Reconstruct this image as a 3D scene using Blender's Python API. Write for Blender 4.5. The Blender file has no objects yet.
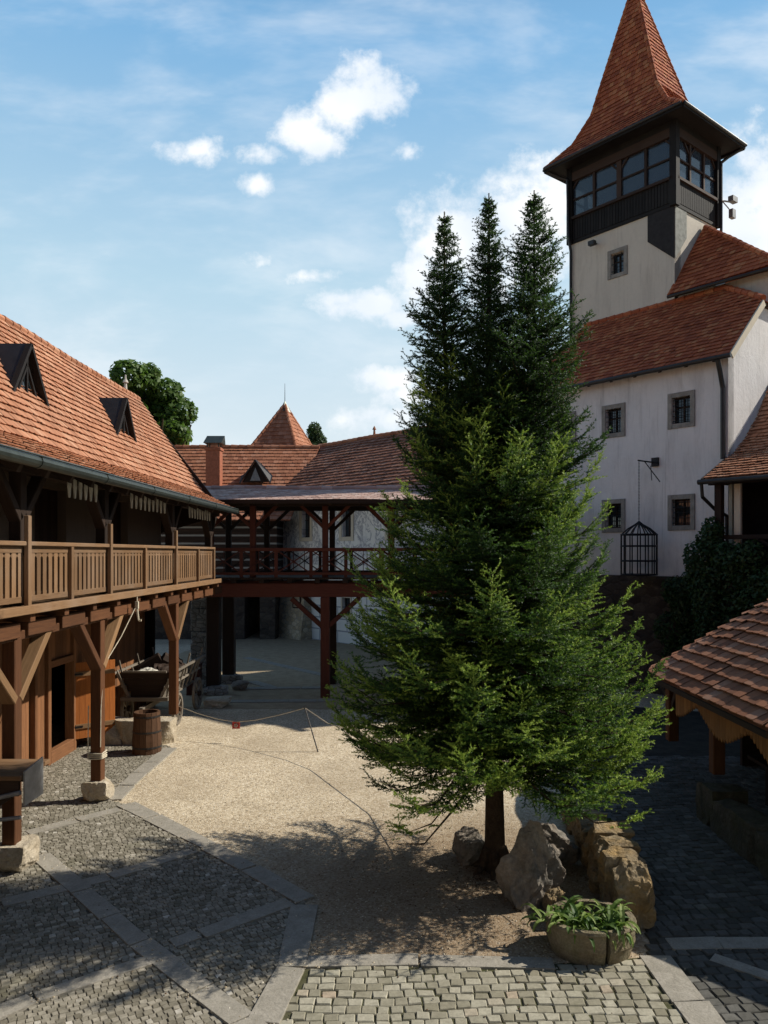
import bpy, bmesh, math, random
import numpy as np
from mathutils import Vector, Matrix, noise
random.seed(7); np.random.seed(7)
V = Vector
scene = bpy.context.scene
C = scene.collection
CAMZ, F, CX, CY = 4.5, 770.0, 400.0, 553.0

def P(px, py, Y):   # a point of the place at distance Y ahead of the viewpoint
    return V(((px-CX)/F*Y, Y, CAMZ+(CY-py)/F*Y))
def G(px, py, z=0.0):
    Y = (CAMZ-z)*F/(py-CY)
    return V(((px-CX)/F*Y, Y, z))

# ------------------------------------------------------------------ object helpers
WL = {}
def tag(o, label=None, cat=None, group=None, kind=None):
    if label: o['label'] = label
    if cat: o['category'] = cat
    if group: o['group'] = group
    if kind: o['kind'] = kind
    return o
def thing(name, loc, label, cat, group=None):
    o = bpy.data.objects.new(name, None); C.objects.link(o)
    o.location = loc; o.empty_display_size = .2
    WL[o.name] = V(loc)
    return tag(o, label, cat, group)
def copy_tree(o, parent=None):
    c = o.copy(); C.objects.link(c)
    if parent is not None:
        c.parent = parent
    for ch in list(o.children): copy_tree(ch, c)
    return c

class MB:
    def __init__(s):
        s.v = []; s.f = []; s.uv = []; s.r = []
    def face(s, idx, uvs, r): s.f.append(idx); s.uv.append(uvs); s.r.append(r)
    def poly(s, pts, r=None, uvs=None):
        n = len(s.v); s.v += [tuple(p) for p in pts]
        if uvs is None:
            p0 = V(pts[0]); e = (V(pts[1])-p0)
            e = e.normalized() if e.length > 1e-9 else V((1,0,0))
            nn = V((0,0,0))
            for i in range(1, len(pts)-1):
                nn += (V(pts[i])-p0).cross(V(pts[i+1])-p0)
            if nn.length < 1e-12: nn = V((0,0,1))
            w = nn.normalized().cross(e)
            uvs = [((V(p)-p0).dot(e), (V(p)-p0).dot(w)) for p in pts]
        s.face(tuple(range(n, n+len(pts))), uvs, random.random() if r is None else r)
    def obox(s, c, ax, ay, az, hx, hy, hz, r=None, taper=1.0):
        c = V(c); r = random.random() if r is None else r
        o = random.random()*20
        H = (hx, hy, hz); A = (ax, ay, az); n = len(s.v)
        for iz in (-1, 1):
            t = 1.0 if iz < 0 else taper
            for iy in (-1, 1):
                for ix in (-1, 1):
                    s.v.append(tuple(c + ax*(ix*hx*t) + ay*(iy*hy*t) + az*(iz*hz)))
        L = max(range(3), key=lambda i: H[i])
        def co(i): return ((-1, 1)[i & 1]*hx, (-1, 1)[(i >> 1) & 1]*hy, (-1, 1)[(i >> 2) & 1]*hz)
        for q, na in (((0,4,6,2),0),((1,3,7,5),0),((0,1,5,4),1),((2,6,7,3),1),((0,2,3,1),2),((4,5,7,6),2)):
            tang = [i for i in range(3) if i != na]
            if L in tang: ua = L; va = [i for i in tang if i != L][0]
            else: ua, va = tang
            s.face(tuple(n+i for i in q), [(co(i)[ua]+o, co(i)[va]+o*1.7+na*.37) for i in q], r)
    def box(s, x0, x1, y0, y1, z0, z1, r=None):
        s.obox(((x0+x1)/2, (y0+y1)/2, (z0+z1)/2), V((1,0,0)), V((0,1,0)), V((0,0,1)), abs(x1-x0)/2, abs(y1-y0)/2, abs(z1-z0)/2, r)
    def beam(s, p0, p1, w, h, up=(0,0,1), r=None):
        p0 = V(p0); p1 = V(p1); a = (p1-p0); L = a.length; a.normalize()
        up = V(up)
        if abs(a.dot(up)) > .98: up = V((0,1,0))
        b = up.cross(a).normalized(); c = a.cross(b)
        s.obox((p0+p1)/2, a, b, c, L/2, w/2, h/2, r)
    def cyl(s, p0, p1, r0, r1=None, n=10, caps=True, r=None):
        p0 = V(p0); p1 = V(p1); r1 = r0 if r1 is None else r1
        a = (p1-p0); L = a.length; a.normalize()
        u = a.cross(V((0,0,1)))
        if u.length < .05: u = a.cross(V((1,0,0)))
        u.normalize(); w = a.cross(u); r = random.random() if r is None else r
        b = len(s.v); o = random.random()*9
        for k, (p, rr) in enumerate(((p0, r0), (p1, r1))):
            for i in range(n):
                t = 2*math.pi*i/n
                s.v.append(tuple(p + u*(rr*math.cos(t)) + w*(rr*math.sin(t))))
        for i in range(n):
            j = (i+1) % n
            v0 = i/n*2*math.pi*r0; v1 = (i+1)/n*2*math.pi*r0
            s.face((b+i, b+j, b+n+j, b+n+i), [(o,v0),(o,v1),(o+L,v1),(o+L,v0)], r)
        if caps:
            s.face(tuple(b+i for i in reversed(range(n))), [(math.cos(i), math.sin(i)) for i in range(n)], r)
            s.face(tuple(b+n+i for i in range(n)), [(math.cos(i), math.sin(i)) for i in range(n)], r)
    def tube(s, pts, r0, r1=None, n=6):
        r1 = r0 if r1 is None else r1; m = len(pts)-1
        for i in range(m):
            s.cyl(pts[i], pts[i+1], r0+(r1-r0)*i/m, r0+(r1-r0)*(i+1)/m, n, caps=(i in (0, m-1)), r=.5)
    def ring(s, c, r, rr, n=20, ax=V((1,0,0)), ay=V((0,1,0))):
        pts = [V(c)+ax*(r*math.cos(2*math.pi*i/n))+ay*(r*math.sin(2*math.pi*i/n)) for i in range(n+1)]
        for i in range(n): s.cyl(pts[i], pts[i+1], rr, rr, 5, False, .5)
    def prism(s, pts, off, r=None):
        off = V(off); r = random.random() if r is None else r
        a = [V(p) for p in pts]; b = [p+off for p in a]; n = len(a)
        s.poly(a[::-1], r); s.poly(b, r)
        for i in range(n):
            j = (i+1) % n
            s.poly([a[i], a[j], b[j], b[i]], r)
    def build(s, name, m, parent=None, bevel=0, smooth=False, label=None):
        off = WL.get(parent.name, V((0,0,0))) if parent is not None else V((0,0,0))
        me = bpy.data.meshes.new(name)
        me.from_pydata([(x-off.x, y-off.y, z-off.z) for x, y, z in s.v], [], s.f)
        ul = me.uv_layers.new(name='UVMap')
        flat = [c for q in s.uv for uv in q for c in uv]
        ul.data.foreach_set('uv', flat)
        at = me.attributes.new('rnd', 'FLOAT', 'FACE'); at.data.foreach_set('value', s.r)
        me.materials.append(m)
        if smooth: me.polygons.foreach_set('use_smooth', [True]*len(me.polygons))
        me.update()
        o = bpy.data.objects.new(name, me); C.objects.link(o)
        if parent is not None:
            o.parent = parent; WL[o.name] = off
        if bevel:
            b = o.modifiers.new('bevel', 'BEVEL'); b.width = bevel; b.segments = 1; b.limit_method = 'ANGLE'
        if label: o['label'] = label
        return o

def np_mesh(name, verts, nper, m, parent=None, attr=None):
    """verts: (k*nper,3) faces of nper verts each"""
    off = WL.get(parent.name, V((0,0,0))) if parent is not None else V((0,0,0))
    me = bpy.data.meshes.new(name)
    n = len(verts); k = n//nper
    vv = (np.asarray(verts, dtype=np.float32) - np.array(off, dtype=np.float32))
    me.vertices.add(n); me.vertices.foreach_set('co', vv.ravel())
    me.loops.add(n); me.loops.foreach_set('vertex_index', np.arange(n, dtype=np.int32))
    me.polygons.add(k)
    me.polygons.foreach_set('loop_start', np.arange(0, n, nper, dtype=np.int32))
    me.update(calc_edges=True)
    if attr is not None:
        a = me.attributes.new('rnd', 'FLOAT', 'FACE'); a.data.foreach_set('value', np.asarray(attr, dtype=np.float32))
    me.materials.append(m)
    o = bpy.data.objects.new(name, me); C.objects.link(o)
    if parent is not None: o.parent = parent; WL[o.name] = off
    return o

# ------------------------------------------------------------------ materials
class NT:
    def __init__(s, name):
        s.m = bpy.data.materials.new(name); s.m.use_nodes = True
        s.t = s.m.node_tree; s.n = s.t.nodes; s.l = s.t.links
        s.b = s.n['Principled BSDF']
    def add(s, ty, **kw):
        x = s.n.new(ty)
        for k, v in kw.items(): setattr(x, k, v)
        return x
    def link(s, a, b): s.l.new(a, b)
    def setin(s, node, key, val):
        if hasattr(val, 'is_output') or isinstance(val, bpy.types.NodeSocket): s.l.new(val, node.inputs[key])
        else: node.inputs[key].default_value = val
    def coord(s, which='Object', scale=(1,1,1), rot=(0,0,0)):
        tc = s.add('ShaderNodeTexCoord'); mp = s.add('ShaderNodeMapping')
        s.link(tc.outputs[which], mp.inputs[0]); mp.inputs['Scale'].default_value = scale; mp.inputs['Rotation'].default_value = rot
        return mp.outputs[0]
    def noise(s, vec, scale, detail=6, rough=.6, dist=0):
        x = s.add('ShaderNodeTexNoise'); s.link(vec, x.inputs['Vector'])
        x.inputs['Scale'].default_value = scale; x.inputs['Detail'].default_value = detail
        x.inputs['Roughness'].default_value = rough; x.inputs['Distortion'].default_value = dist
        return x.outputs['Fac']
    def voro(s, vec, scale, feature='F1', rnd=1.0):
        x = s.add('ShaderNodeTexVoronoi', feature=feature); s.link(vec, x.inputs['Vector'])
        x.inputs['Scale'].default_value = scale; x.inputs['Randomness'].default_value = rnd
        return x
    def ramp(s, fac, stops, interp='LINEAR'):
        x = s.add('ShaderNodeValToRGB'); x.color_ramp.interpolation = interp
        e = x.color_ramp.elements
        while len(e) < len(stops): e.new(.5)
        for i, (p, c) in enumerate(stops):
            e[i].position = p; e[i].color = (*c, 1) if len(c) == 3 else c
        s.link(fac, x.inputs[0]); return x.outputs[0]
    def math(s, op, a, b=0.0, c=None, clamp=False):
        x = s.add('ShaderNodeMath', operation=op, use_clamp=clamp)
        s.setin(x, 0, a); s.setin(x, 1, b)
        if c is not None: s.setin(x, 2, c)
        return x.outputs[0]
    def mix(s, fac, a, b, blend='MIX'):
        x = s.add('ShaderNodeMix', data_type='RGBA', blend_type=blend)
        s.setin(x, 0, fac)
        for k, v in ((6, a), (7, b)):
            if isinstance(v, (tuple, list)): x.inputs[k].default_value = (*v, 1) if len(v) == 3 else v
            else: s.link(v, x.inputs[k])
        return x.outputs[2]
    def attr(s, name='rnd'):
        x = s.add('ShaderNodeAttribute', attribute_name=name); return x.outputs['Fac']
    def maprange(s, v, a, b, c, d):
        x = s.add('ShaderNodeMapRange'); s.setin(x, 0, v)
        for i, q in enumerate((a, b, c, d)): x.inputs[i+1].default_value = q
        return x.outputs[0]
    def bump(s, h, strength=.4, dist=.02):
        x = s.add('ShaderNodeBump'); x.inputs['Strength'].default_value = strength; x.inputs['Distance'].default_value = dist
        s.link(h, x.inputs['Height']); s.link(x.outputs[0], s.b.inputs['Normal'])
    def out(s, col, rough=.8, spec=.3, metal=0):
        s.setin(s.b, 'Base Color', (*col, 1) if isinstance(col, tuple) else col)
        s.setin(s.b, 'Roughness', rough); s.b.inputs['Specular IOR Level'].default_value = spec
        s.b.inputs['Metallic'].default_value = metal
        return s.m

def m_wood(name, c1, c2, rough=.75, var=.45, grey=0.0):
    t = NT(name); uv = t.coord('UV', (1.1, 16, 1)); n = t.noise(uv, 2.2, 8, .65, .6)
    fine = t.noise(t.coord('UV', (3, 90, 1)), 3, 4, .6)
    f = t.math('MULTIPLY_ADD', fine, .35, t.math('MULTIPLY', n, .75))
    col = t.ramp(f, [(.25, c1), (.75, c2)])
    big = t.noise(t.coord('Object'), .9, 4, .6)
    if grey: col = t.mix(t.maprange(big, .45, .75, 0, grey), col, (.26, .24, .21))
    k = t.maprange(t.math('ADD', t.attr(), t.math('MULTIPLY', big, .7)), .3, 1.4, 1-var, 1+var*.5)
    col = t.mix(1.0, col, k, 'MULTIPLY')
    t.bump(f, .5, .008)
    return t.out(col, rough, .25)
def m_tile(name, cols, moss=.25, mosscol=(.12, .10, .08), rough=.85):
    t = NT(name); r = t.attr()
    col = t.ramp(r, [(0, cols[0]), (.35, cols[1]), (.7, cols[2]), (1, cols[3])])
    oc = t.coord('Object'); big = t.noise(oc, .8, 6, .65, .3); fine = t.noise(oc, 18, 5, .7)
    col = t.mix(t.maprange(big, .46, .72, 0, moss), col, mosscol)
    col = t.mix(t.maprange(fine, .3, .7, 0, .2), col, (.10, .07, .05))
    lich = t.math('GREATER_THAN', t.noise(oc, 9, 5, .75), .66)
    col = t.mix(t.math('MULTIPLY', lich, .18), col, (.40, .36, .27))
    t.bump(fine, .3, .01)
    return t.out(col, rough, .2)
def m_plaster(name, col, stain=(.35, .3, .25), amt=.35, bump=.25):
    t = NT(name); oc = t.coord('Object'); st = t.noise(t.coord('Object', (1.6, 1.6, .35)), 1.3, 7, .68, .4)
    big = t.noise(oc, .55, 6, .6); fine = t.noise(oc, 7, 8, .7)
    c = t.mix(t.maprange(st, .5, .8, 0, amt), col, stain)
    c = t.mix(t.maprange(big, .4, .7, 0, amt*.6), c, tuple(x*.78 for x in col))
    c = t.mix(t.maprange(fine, .35, .75, 0, .15), c, tuple(x*.6 for x in col))
    run = t.noise(t.coord('Object', (5, 5, .22)), 1.6, 5, .7, .2); pat = t.noise(oc, .9, 5, .75, .6)
    c = t.mix(t.maprange(run, .56, .78, 0, amt*.8), c, tuple(x*.62 for x in stain))
    c = t.mix(t.math('MULTIPLY', t.maprange(pat, .60, .64, 0, 1), amt*.35), c, tuple(min(1, x*1.15) for x in col))
    t.bump(t.math('ADD', t.math('ADD', fine, t.math('MULTIPLY', big, 2)), t.math('MULTIPLY', t.maprange(pat, .60, .64, 0, 1), .25)), bump, .02)
    return t.out(c, .92, .15)
def m_rock(name, c1, c2, c3, scale=2.0, bump=.7, ochre=None, amt=.5):
    t = NT(name); oc = t.coord('Object'); a = t.noise(oc, scale, 9, .68, .5); b = t.noise(oc, scale*9, 6, .7)
    vd = t.voro(t.coord('Object'), scale*1.6, 'DISTANCE_TO_EDGE').outputs['Distance']
    col = t.ramp(a, [(.3, c1), (.5, c2), (.72, c3)])
    col = t.mix(t.maprange(b, .35, .7, 0, .5), col, tuple(x*.45 for x in c1))
    if ochre: col = t.mix(t.maprange(t.noise(oc, scale*.9, 4, .6), .42, .66, 0, amt), col, ochre)
    h = t.math('ADD', t.math('MULTIPLY', a, 1.5), t.math('MULTIPLY', b, .5))
    h = t.math('ADD', h, t.math('MULTIPLY', t.math('MINIMUM', vd, .12), 1.5))
    t.bump(h, bump, .05)
    return t.out(col, .9, .25)
def m_masonry(name, cols, scale=3.2, mortar=(.3, .27, .22), mix=.9, squash=1.6):
    t = NT(name); oc = t.coord('Object', (1, 1, squash))
    wob = t.add('ShaderNodeTexNoise'); t.link(oc, wob.inputs['Vector']); wob.inputs['Scale'].default_value = 3
    add = t.add('ShaderNodeVectorMath', operation='MULTIPLY_ADD'); t.link(wob.outputs['Color'], add.inputs[0]); add.inputs[1].default_value = (.12,)*3; t.link(oc, add.inputs[2])
    v = t.voro(add.outputs[0], scale); e = t.voro(add.outputs[0], scale, 'DISTANCE_TO_EDGE').outputs['Distance']
    sep = t.add('ShaderNodeSeparateColor'); t.link(v.outputs['Color'], sep.inputs[0])
    col = t.ramp(sep.outputs[0], [(0, cols[0]), (.5, cols[1]), (1, cols[2])])
    n = t.noise(t.coord('Object'), 14, 6, .7)
    col = t.mix(t.maprange(n, .35, .7, 0, .45), col, tuple(x*.5 for x in cols[0]))
    m = t.maprange(e, .02, .07, 1, 0)
    col = t.mix(t.math('MULTIPLY', m, mix), col, mortar)
    t.bump(t.math('ADD', t.math('MULTIPLY', n, .4), t.math('MINIMUM', t.math('MULTIPLY', e, 6), 1)), .7, .03)
    return t.out(col, .92, .2)
def m_sett(name, cols, moss=(.06, .07, .02), mossamt=.5):
    t = NT(name); r = t.attr(); oc = t.coord('Object')
    col = t.ramp(r, [(0, cols[0]), (.4, cols[1]), (.8, cols[2]), (.97, cols[2]), (1, cols[3])])
    n = t.noise(oc, 22, 6, .7); big = t.noise(oc, 1.3, 5, .6)
    col = t.mix(t.maprange(n, .35, .7, 0, .5), col, tuple(x*.45 for x in cols[0]))
    col = t.mix(t.maprange(big, .55, .72, 0, mossamt*.5), col, moss)
    t.bump(n, .35, .01)
    return t.out(col, .8, .3)
def m_flat(name, col, rough=.6, spec=.3, metal=0, var=.25, scale=6):
    t = NT(name); n = t.noise(t.coord('Object'), scale, 6, .65)
    c = t.mix(t.maprange(n, .35, .7, 0, 1), tuple(min(1, x*(1+var)) for x in col), tuple(x*(1-var) for x in col))
    t.bump(n, .12, .01)
    return t.out(c, rough, spec, metal)
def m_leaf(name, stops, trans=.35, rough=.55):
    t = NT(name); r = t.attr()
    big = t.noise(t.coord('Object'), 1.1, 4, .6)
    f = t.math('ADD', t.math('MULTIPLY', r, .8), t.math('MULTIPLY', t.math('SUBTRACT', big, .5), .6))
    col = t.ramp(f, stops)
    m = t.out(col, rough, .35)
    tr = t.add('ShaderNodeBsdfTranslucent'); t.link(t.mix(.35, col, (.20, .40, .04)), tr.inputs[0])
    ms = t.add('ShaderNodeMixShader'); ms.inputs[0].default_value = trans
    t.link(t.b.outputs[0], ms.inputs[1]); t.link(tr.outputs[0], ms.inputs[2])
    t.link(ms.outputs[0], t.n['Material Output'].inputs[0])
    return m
def m_glass(name, tint=(.02, .03, .035), trans=.35):
    t = NT(name); m = t.out(tint, .04, .9)
    n = t.noise(t.coord('Object'), .6, 1); t.bump(n, .012, .05)
    if trans:
        tr = t.add('ShaderNodeBsdfTransparent'); tr.inputs[0].default_value = (.8, .87, .9, 1)
        ms = t.add('ShaderNodeMixShader'); ms.inputs[0].default_value = trans
        t.link(t.b.outputs[0], ms.inputs[1]); t.link(tr.outputs[0], ms.inputs[2]); t.link(ms.outputs[0], t.n['Material Output'].inputs[0])
    return m

M = {}
M['wood_rail'] = m_wood('weathered_wood', (.135, .070, .032), (.295, .170, .085), var=.35, grey=.3)
M['wood_post'] = m_wood('stained_post_wood', (.065, .026, .012), (.17, .070, .028), var=.35)
M['wood_brace'] = m_wood('pale_brace_wood', (.17, .088, .038), (.34, .20, .098), var=.3)
M['wood_plank'] = m_wood('plank_wall_wood', (.11, .046, .020), (.33, .15, .066), var=.45)
M['wood_door'] = m_wood('orange_door_wood', (.28, .078, .017), (.50, .165, .036), var=.25)
M['wood_dark'] = m_wood('dark_timber', (.018, .011, .008), (.05, .03, .02), var=.4)
M['wood_black'] = m_wood('black_brown_boards', (.006, .0055, .006), (.018, .015, .014), var=.4, grey=.04)
M['wood_sash'] = m_wood('brown_sash_wood', (.028, .017, .013), (.065, .04, .03), var=.3)
M['wood_red'] = m_wood('red_stained_timber', (.068, .019, .012), (.145, .046, .028), var=.4)
M['wood_grey'] = m_wood('grey_cart_wood', (.13, .105, .08), (.28, .24, .19), var=.4)
M['wood_barrel'] = m_wood('barrel_wood', (.045, .022, .012), (.15, .075, .038), var=.3)
M['wood_valance'] = m_wood('ochre_valance_wood', (.17, .075, .022), (.36, .175, .058), var=.3)
M['tile_left'] = m_tile('orange_clay_tiles', [(.37, .155, .080), (.47, .205, .110), (.55, .25, .138), (.61, .33, .20)], .4, (.27, .165, .11))  # orange-brown tones of the clay itself
M['tile_red'] = m_tile('dark_red_tiles', [(.29, .072, .033), (.42, .110, .048), (.50, .145, .060), (.56, .235, .105)], .25, (.13, .05, .035))
M['tile_rear'] = m_tile('orange_rear_tiles', [(.30, .11, .06), (.40, .16, .085), (.46, .19, .105), (.50, .24, .15)], .3, (.2, .11, .07))
M['tile_brown'] = m_tile('brown_weathered_tiles', [(.22, .09, .055), (.31, .125, .075), (.38, .165, .10), (.44, .23, .16)], .45, (.12, .09, .075))
M['tile_bridge'] = m_tile('greyed_tiles', [(.42, .27, .22), (.52, .34, .27), (.60, .41, .33), (.64, .50, .43)], .35, (.36, .31, .30))
M['tile_pav'] = m_tile('pavilion_tiles', [(.22, .088, .045), (.31, .125, .063), (.38, .158, .08), (.43, .235, .155)], .4, (.17, .12, .09))
M['plaster_white'] = m_plaster('white_plaster', (.80, .765, .735), (.36, .32, .29), .6, .6)
M['plaster_tower'] = m_plaster('grey_cream_plaster', (.68, .615, .52), (.36, .30, .25), .5, .5)
M['plaster_cream'] = m_plaster('cream_plaster', (.66, .58, .45), (.40, .33, .25), .35)
M['plaster_gallery'] = m_plaster('gallery_plaster', (.20, .165, .13), (.1, .08, .06), .5)  # plaster colour lowered to deepen the shade inside the gallery
M['limestone'] = m_rock('pale_limestone', (.40, .32, .22), (.54, .46, .34), (.66, .58, .46), 3.0, .6)
M['rock_grey'] = m_rock('grey_boulder_rock', (.15, .135, .11), (.30, .27, .23), (.48, .44, .38), 2.6, 1.0, (.30, .18, .09), .35)
M['rock_ochre'] = m_rock('ochre_wall_rock', (.17, .125, .075), (.33, .255, .155), (.54, .45, .32), 3.2, 1.0, (.48, .29, .09), .5)
M['granite'] = m_rock('granite_strip', (.30, .275, .225), (.385, .35, .29), (.46, .42, .355), 5, .25)
M['masonry'] = m_masonry('rubble_masonry', [(.42, .33, .21), (.58, .47, .31), (.70, .59, .42)])
M['masonry_dark'] = m_masonry('dark_rubble_masonry', [(.05, .04, .034), (.085, .068, .055), (.12, .10, .08)], 2.6, (.06, .05, .045), .7)
M['plinth'] = m_rock('mossy_plinth_stone', (.055, .05, .035), (.11, .095, .065), (.17, .15, .11), 3.5, .9, (.09, .09, .035), .4)
M['masonry_pale'] = m_masonry('pale_pier_masonry', [(.3, .28, .25), (.4, .38, .34), (.5, .47, .42)], 4, (.16, .14, .12))
M['stone_frame'] = m_flat('sandstone_window_frame', (.27, .25, .22), .9, .2, 0, .25, 5)
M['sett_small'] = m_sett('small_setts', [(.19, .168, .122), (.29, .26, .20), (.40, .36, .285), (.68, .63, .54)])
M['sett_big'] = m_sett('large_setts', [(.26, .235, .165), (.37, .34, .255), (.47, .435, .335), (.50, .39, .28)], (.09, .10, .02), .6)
M['sett_dark'] = m_sett('shade_darkened_setts', [(.07, .066, .055), (.105, .10, .085), (.14, .135, .12), (.20, .19, .165)])  # darker copy of the large setts, shade put into the colour
M['iron'] = m_flat('black_iron', (.018, .018, .02), .5, .4, .6)
M['metal_dark'] = m_flat('dark_sheet_metal', (.035, .033, .032), .45, .5, .5)
M['gutter'] = m_flat('green_grey_gutter', (.055, .065, .055), .4, .5, .5)
M['metal_grey'] = m_flat('grey_sheet_metal', (.22, .22, .22), .5, .4, .3)
M['slate'] = m_flat('blue_black_slate', (.035, .04, .05), .5, .4)
M['glass'] = m_glass('window_glass', trans=0)
M['glass_thin'] = m_glass('lantern_glass', (.06, .085, .12), .42)
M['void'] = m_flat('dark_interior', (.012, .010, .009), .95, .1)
M['chimney'] = m_flat('red_brick_chimney', (.36, .13, .075), .85, .2, 0, .25, 9)
M['rope'] = m_flat('pale_rope', (.55, .48, .36), .9, .1)
M['white'] = m_flat('chalk_white_paint', (.55, .52, .45), .8, .2)
M['red_tag'] = m_flat('red_sign_paint', (.42, .035, .03), .5, .4)
M['patch_dark'] = m_flat('dark_slate_cladding', (.032, .03, .031), .8, .2)
M['patch_grey'] = m_flat('flat_grey_patch', (.30, .30, .27), .9, .2)
M['bark'] = m_rock('spruce_bark', (.055, .035, .022), (.10, .066, .042), (.15, .105, .07), 9, .8)
M['tub'] = m_rock('worn_concrete_tub', (.17, .135, .085), (.32, .26, .175), (.46, .39, .28), 5, .8, (.12, .12, .05), .45)
M['soil'] = m_flat('dark_soil', (.03, .022, .015), .95, .1)
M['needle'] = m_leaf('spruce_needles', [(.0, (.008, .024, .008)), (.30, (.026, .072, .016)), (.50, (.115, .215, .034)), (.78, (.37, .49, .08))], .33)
M['leaf_tree'] = m_leaf('chestnut_leaves', [(0, (.03, .065, .014)), (.5, (.08, .145, .026)), (1, (.17, .25, .045))], .35)
M['leaf_dark'] = m_leaf('conifer_leaves', [(0, (.012, .03, .012)), (1, (.045, .085, .025))], .2)
M['pebble'] = m_sett('pale_pebbles', [(.36, .28, .18), (.55, .46, .32), (.66, .58, .45), (.8, .74, .62)], (.3, .25, .17), .2)
M['litter'] = m_sett('brown_litter', [(.05, .025, .012), (.10, .05, .022), (.17, .09, .04), (.28, .17, .07)], (.1, .06, .03), .2)
M['ivy'] = m_leaf('ivy_leaves', [(0, (.012, .032, .010)), (.6, (.028, .065, .018)), (1, (.065, .12, .035))], .2)
M['strap'] = m_leaf('strap_leaves', [(0, (.05, .11, .022)), (.45, (.16, .25, .045)), (.8, (.34, .40, .13)), (1, (.55, .52, .30))], .35)
M['moss'] = m_leaf('rockery_leaves', [(0, (.03, .055, .012)), (.5, (.10, .13, .02)), (1, (.26, .24, .04))], .3)

def m_gravel():
    t = NT('pale_gravel'); oc = t.coord('Object')
    v = t.voro(oc, 44); sep = t.add('ShaderNodeSeparateColor'); t.link(v.outputs['Color'], sep.inputs[0])
    v2 = t.voro(oc, 21); sep2 = t.add('ShaderNodeSeparateColor'); t.link(v2.outputs['Color'], sep2.inputs[0])
    col = t.ramp(sep.outputs[0], [(0, (.37, .28, .18)), (.35, (.60, .49, .335)), (.7, (.74, .625, .445)), (1, (.84, .75, .60))])
    col = t.mix(t.math('MULTIPLY', t.math('GREATER_THAN', sep2.outputs[0], .78), .35), col, (.22, .16, .10))
    big = t.noise(oc, .45, 6, .6); mid = t.noise(oc, 3, 5, .65)
    col = t.mix(t.maprange(big, .42, .68, 0, .5), col, (.34, .265, .175))
    col = t.mix(t.maprange(mid, .45, .75, 0, .25), col, (.25, .19, .125))
    # fallen needles round the spruce; brown zone widened and darkened to deepen its shadow
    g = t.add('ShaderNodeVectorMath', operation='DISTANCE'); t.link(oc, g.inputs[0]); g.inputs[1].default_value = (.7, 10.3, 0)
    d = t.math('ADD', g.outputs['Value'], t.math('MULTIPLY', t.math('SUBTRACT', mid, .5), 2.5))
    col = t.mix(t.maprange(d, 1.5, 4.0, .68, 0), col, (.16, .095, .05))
    far = t.add('ShaderNodeVectorMath', operation='LENGTH'); t.link(oc, far.inputs[0])
    col = t.mix(t.maprange(far.outputs['Value'], 60, 120, 0, 1), col, (.09, .11, .045))
    h = t.math('ADD', t.math('MULTIPLY', v.outputs['Distance'], -1.2), t.math('MULTIPLY', v2.outputs['Distance'], -.5))
    t.bump(h, .45, .016)
    return t.out(col, .9, .2)
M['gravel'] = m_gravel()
def m_dirt(name, c1, c2):
    t = NT(name); oc = t.coord('Object'); n = t.noise(oc, 3, 8, .7); f = t.noise(oc, 40, 4, .7)
    col = t.ramp(n, [(.35, c1), (.65, c2)]); col = t.mix(t.maprange(f, .4, .7, 0, .5), col, tuple(x*.5 for x in c1))
    t.bump(f, .5, .01); return t.out(col, .95, .15)
M['joint'] = m_dirt('sett_joint_earth', (.07, .075, .028), (.12, .105, .07))
M['joint_grey'] = m_dirt('sett_joint_sand', (.09, .082, .064), (.19, .17, .13))

M['joint_dark'] = m_dirt('shade_darkened_earth', (.04, .037, .03), (.085, .077, .06))  # joint earth darkened too, painting the shade round the pavilion
M['far_yard'] = m_dirt('brown_far_yard', (.34, .255, .16), (.50, .39, .255))  # brown ground, darker than the gravel
def m_sgraffito():
    t = NT('painted_white_facade'); uv = t.coord('UV'); oc = t.coord('Object')
    sx = t.add('ShaderNodeSeparateXYZ'); t.link(uv, sx.inputs[0]); z = sx.outputs[1]
    col = t.mix(t.maprange(t.noise(oc, 1.2, 6, .6), .4, .7, 0, .4), (.88, .85, .79), (.74, .70, .64))
    # upper storey: faded grey-blue figure painting
    a = t.noise(t.coord('UV', (1, .8, 1)), 1.5, 6, .68, 1.0)
    lines = t.maprange(t.math('ABSOLUTE', t.math('SUBTRACT', a, .5)), .012, .045, 1, 0)
    wash = t.maprange(t.noise(uv, 1.1, 5, .7, .8), .5, .66, 0, 1)
    up = t.math('MULTIPLY', t.math('GREATER_THAN', z, 3.9), t.math('LESS_THAN', z, 8))
    col = t.mix(t.math('MULTIPLY', t.math('MULTIPLY', wash, .38), up), col, (.30, .31, .38))
    col = t.mix(t.math('MULTIPLY', t.math('MULTIPLY', lines, .6), up), col, (.12, .12, .17))
    br = t.add('ShaderNodeTexBrick'); t.link(uv, br.inputs['Vector']); br.inputs['Scale'].default_value = 1
    br.inputs['Brick Width'].default_value = 1.5; br.inputs['Row Height'].default_value = .6; br.inputs['Mortar Size'].default_value = .035
    low = t.math('LESS_THAN', z, 3.4)
    col = t.mix(t.math('MULTIPLY', t.math('MULTIPLY', br.outputs['Fac'], low), .6), col, (.09, .10, .16))
    t.bump(t.noise(oc, 9, 6, .7), .2, .02)
    return t.out(col, .9, .15)
M['sgraffito'] = m_sgraffito()
def m_logs():
    t = NT('log_wall'); uv = t.coord('UV'); sx = t.add('ShaderNodeSeparateXYZ'); t.link(t.coord('Object'), sx.inputs[0])
    f = t.math('FRACT', t.math('DIVIDE', sx.outputs[2], .42))
    ch = t.math('GREATER_THAN', f, .78)
    n = t.noise(t.coord('Object', (.6, .6, 9)), 2, 6, .6)
    w = t.ramp(n, [(.3, (.02, .012, .009)), (.7, (.06, .036, .026))])
    return t.out(t.mix(ch, w, (.30, .28, .25)), .85, .2)
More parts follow.
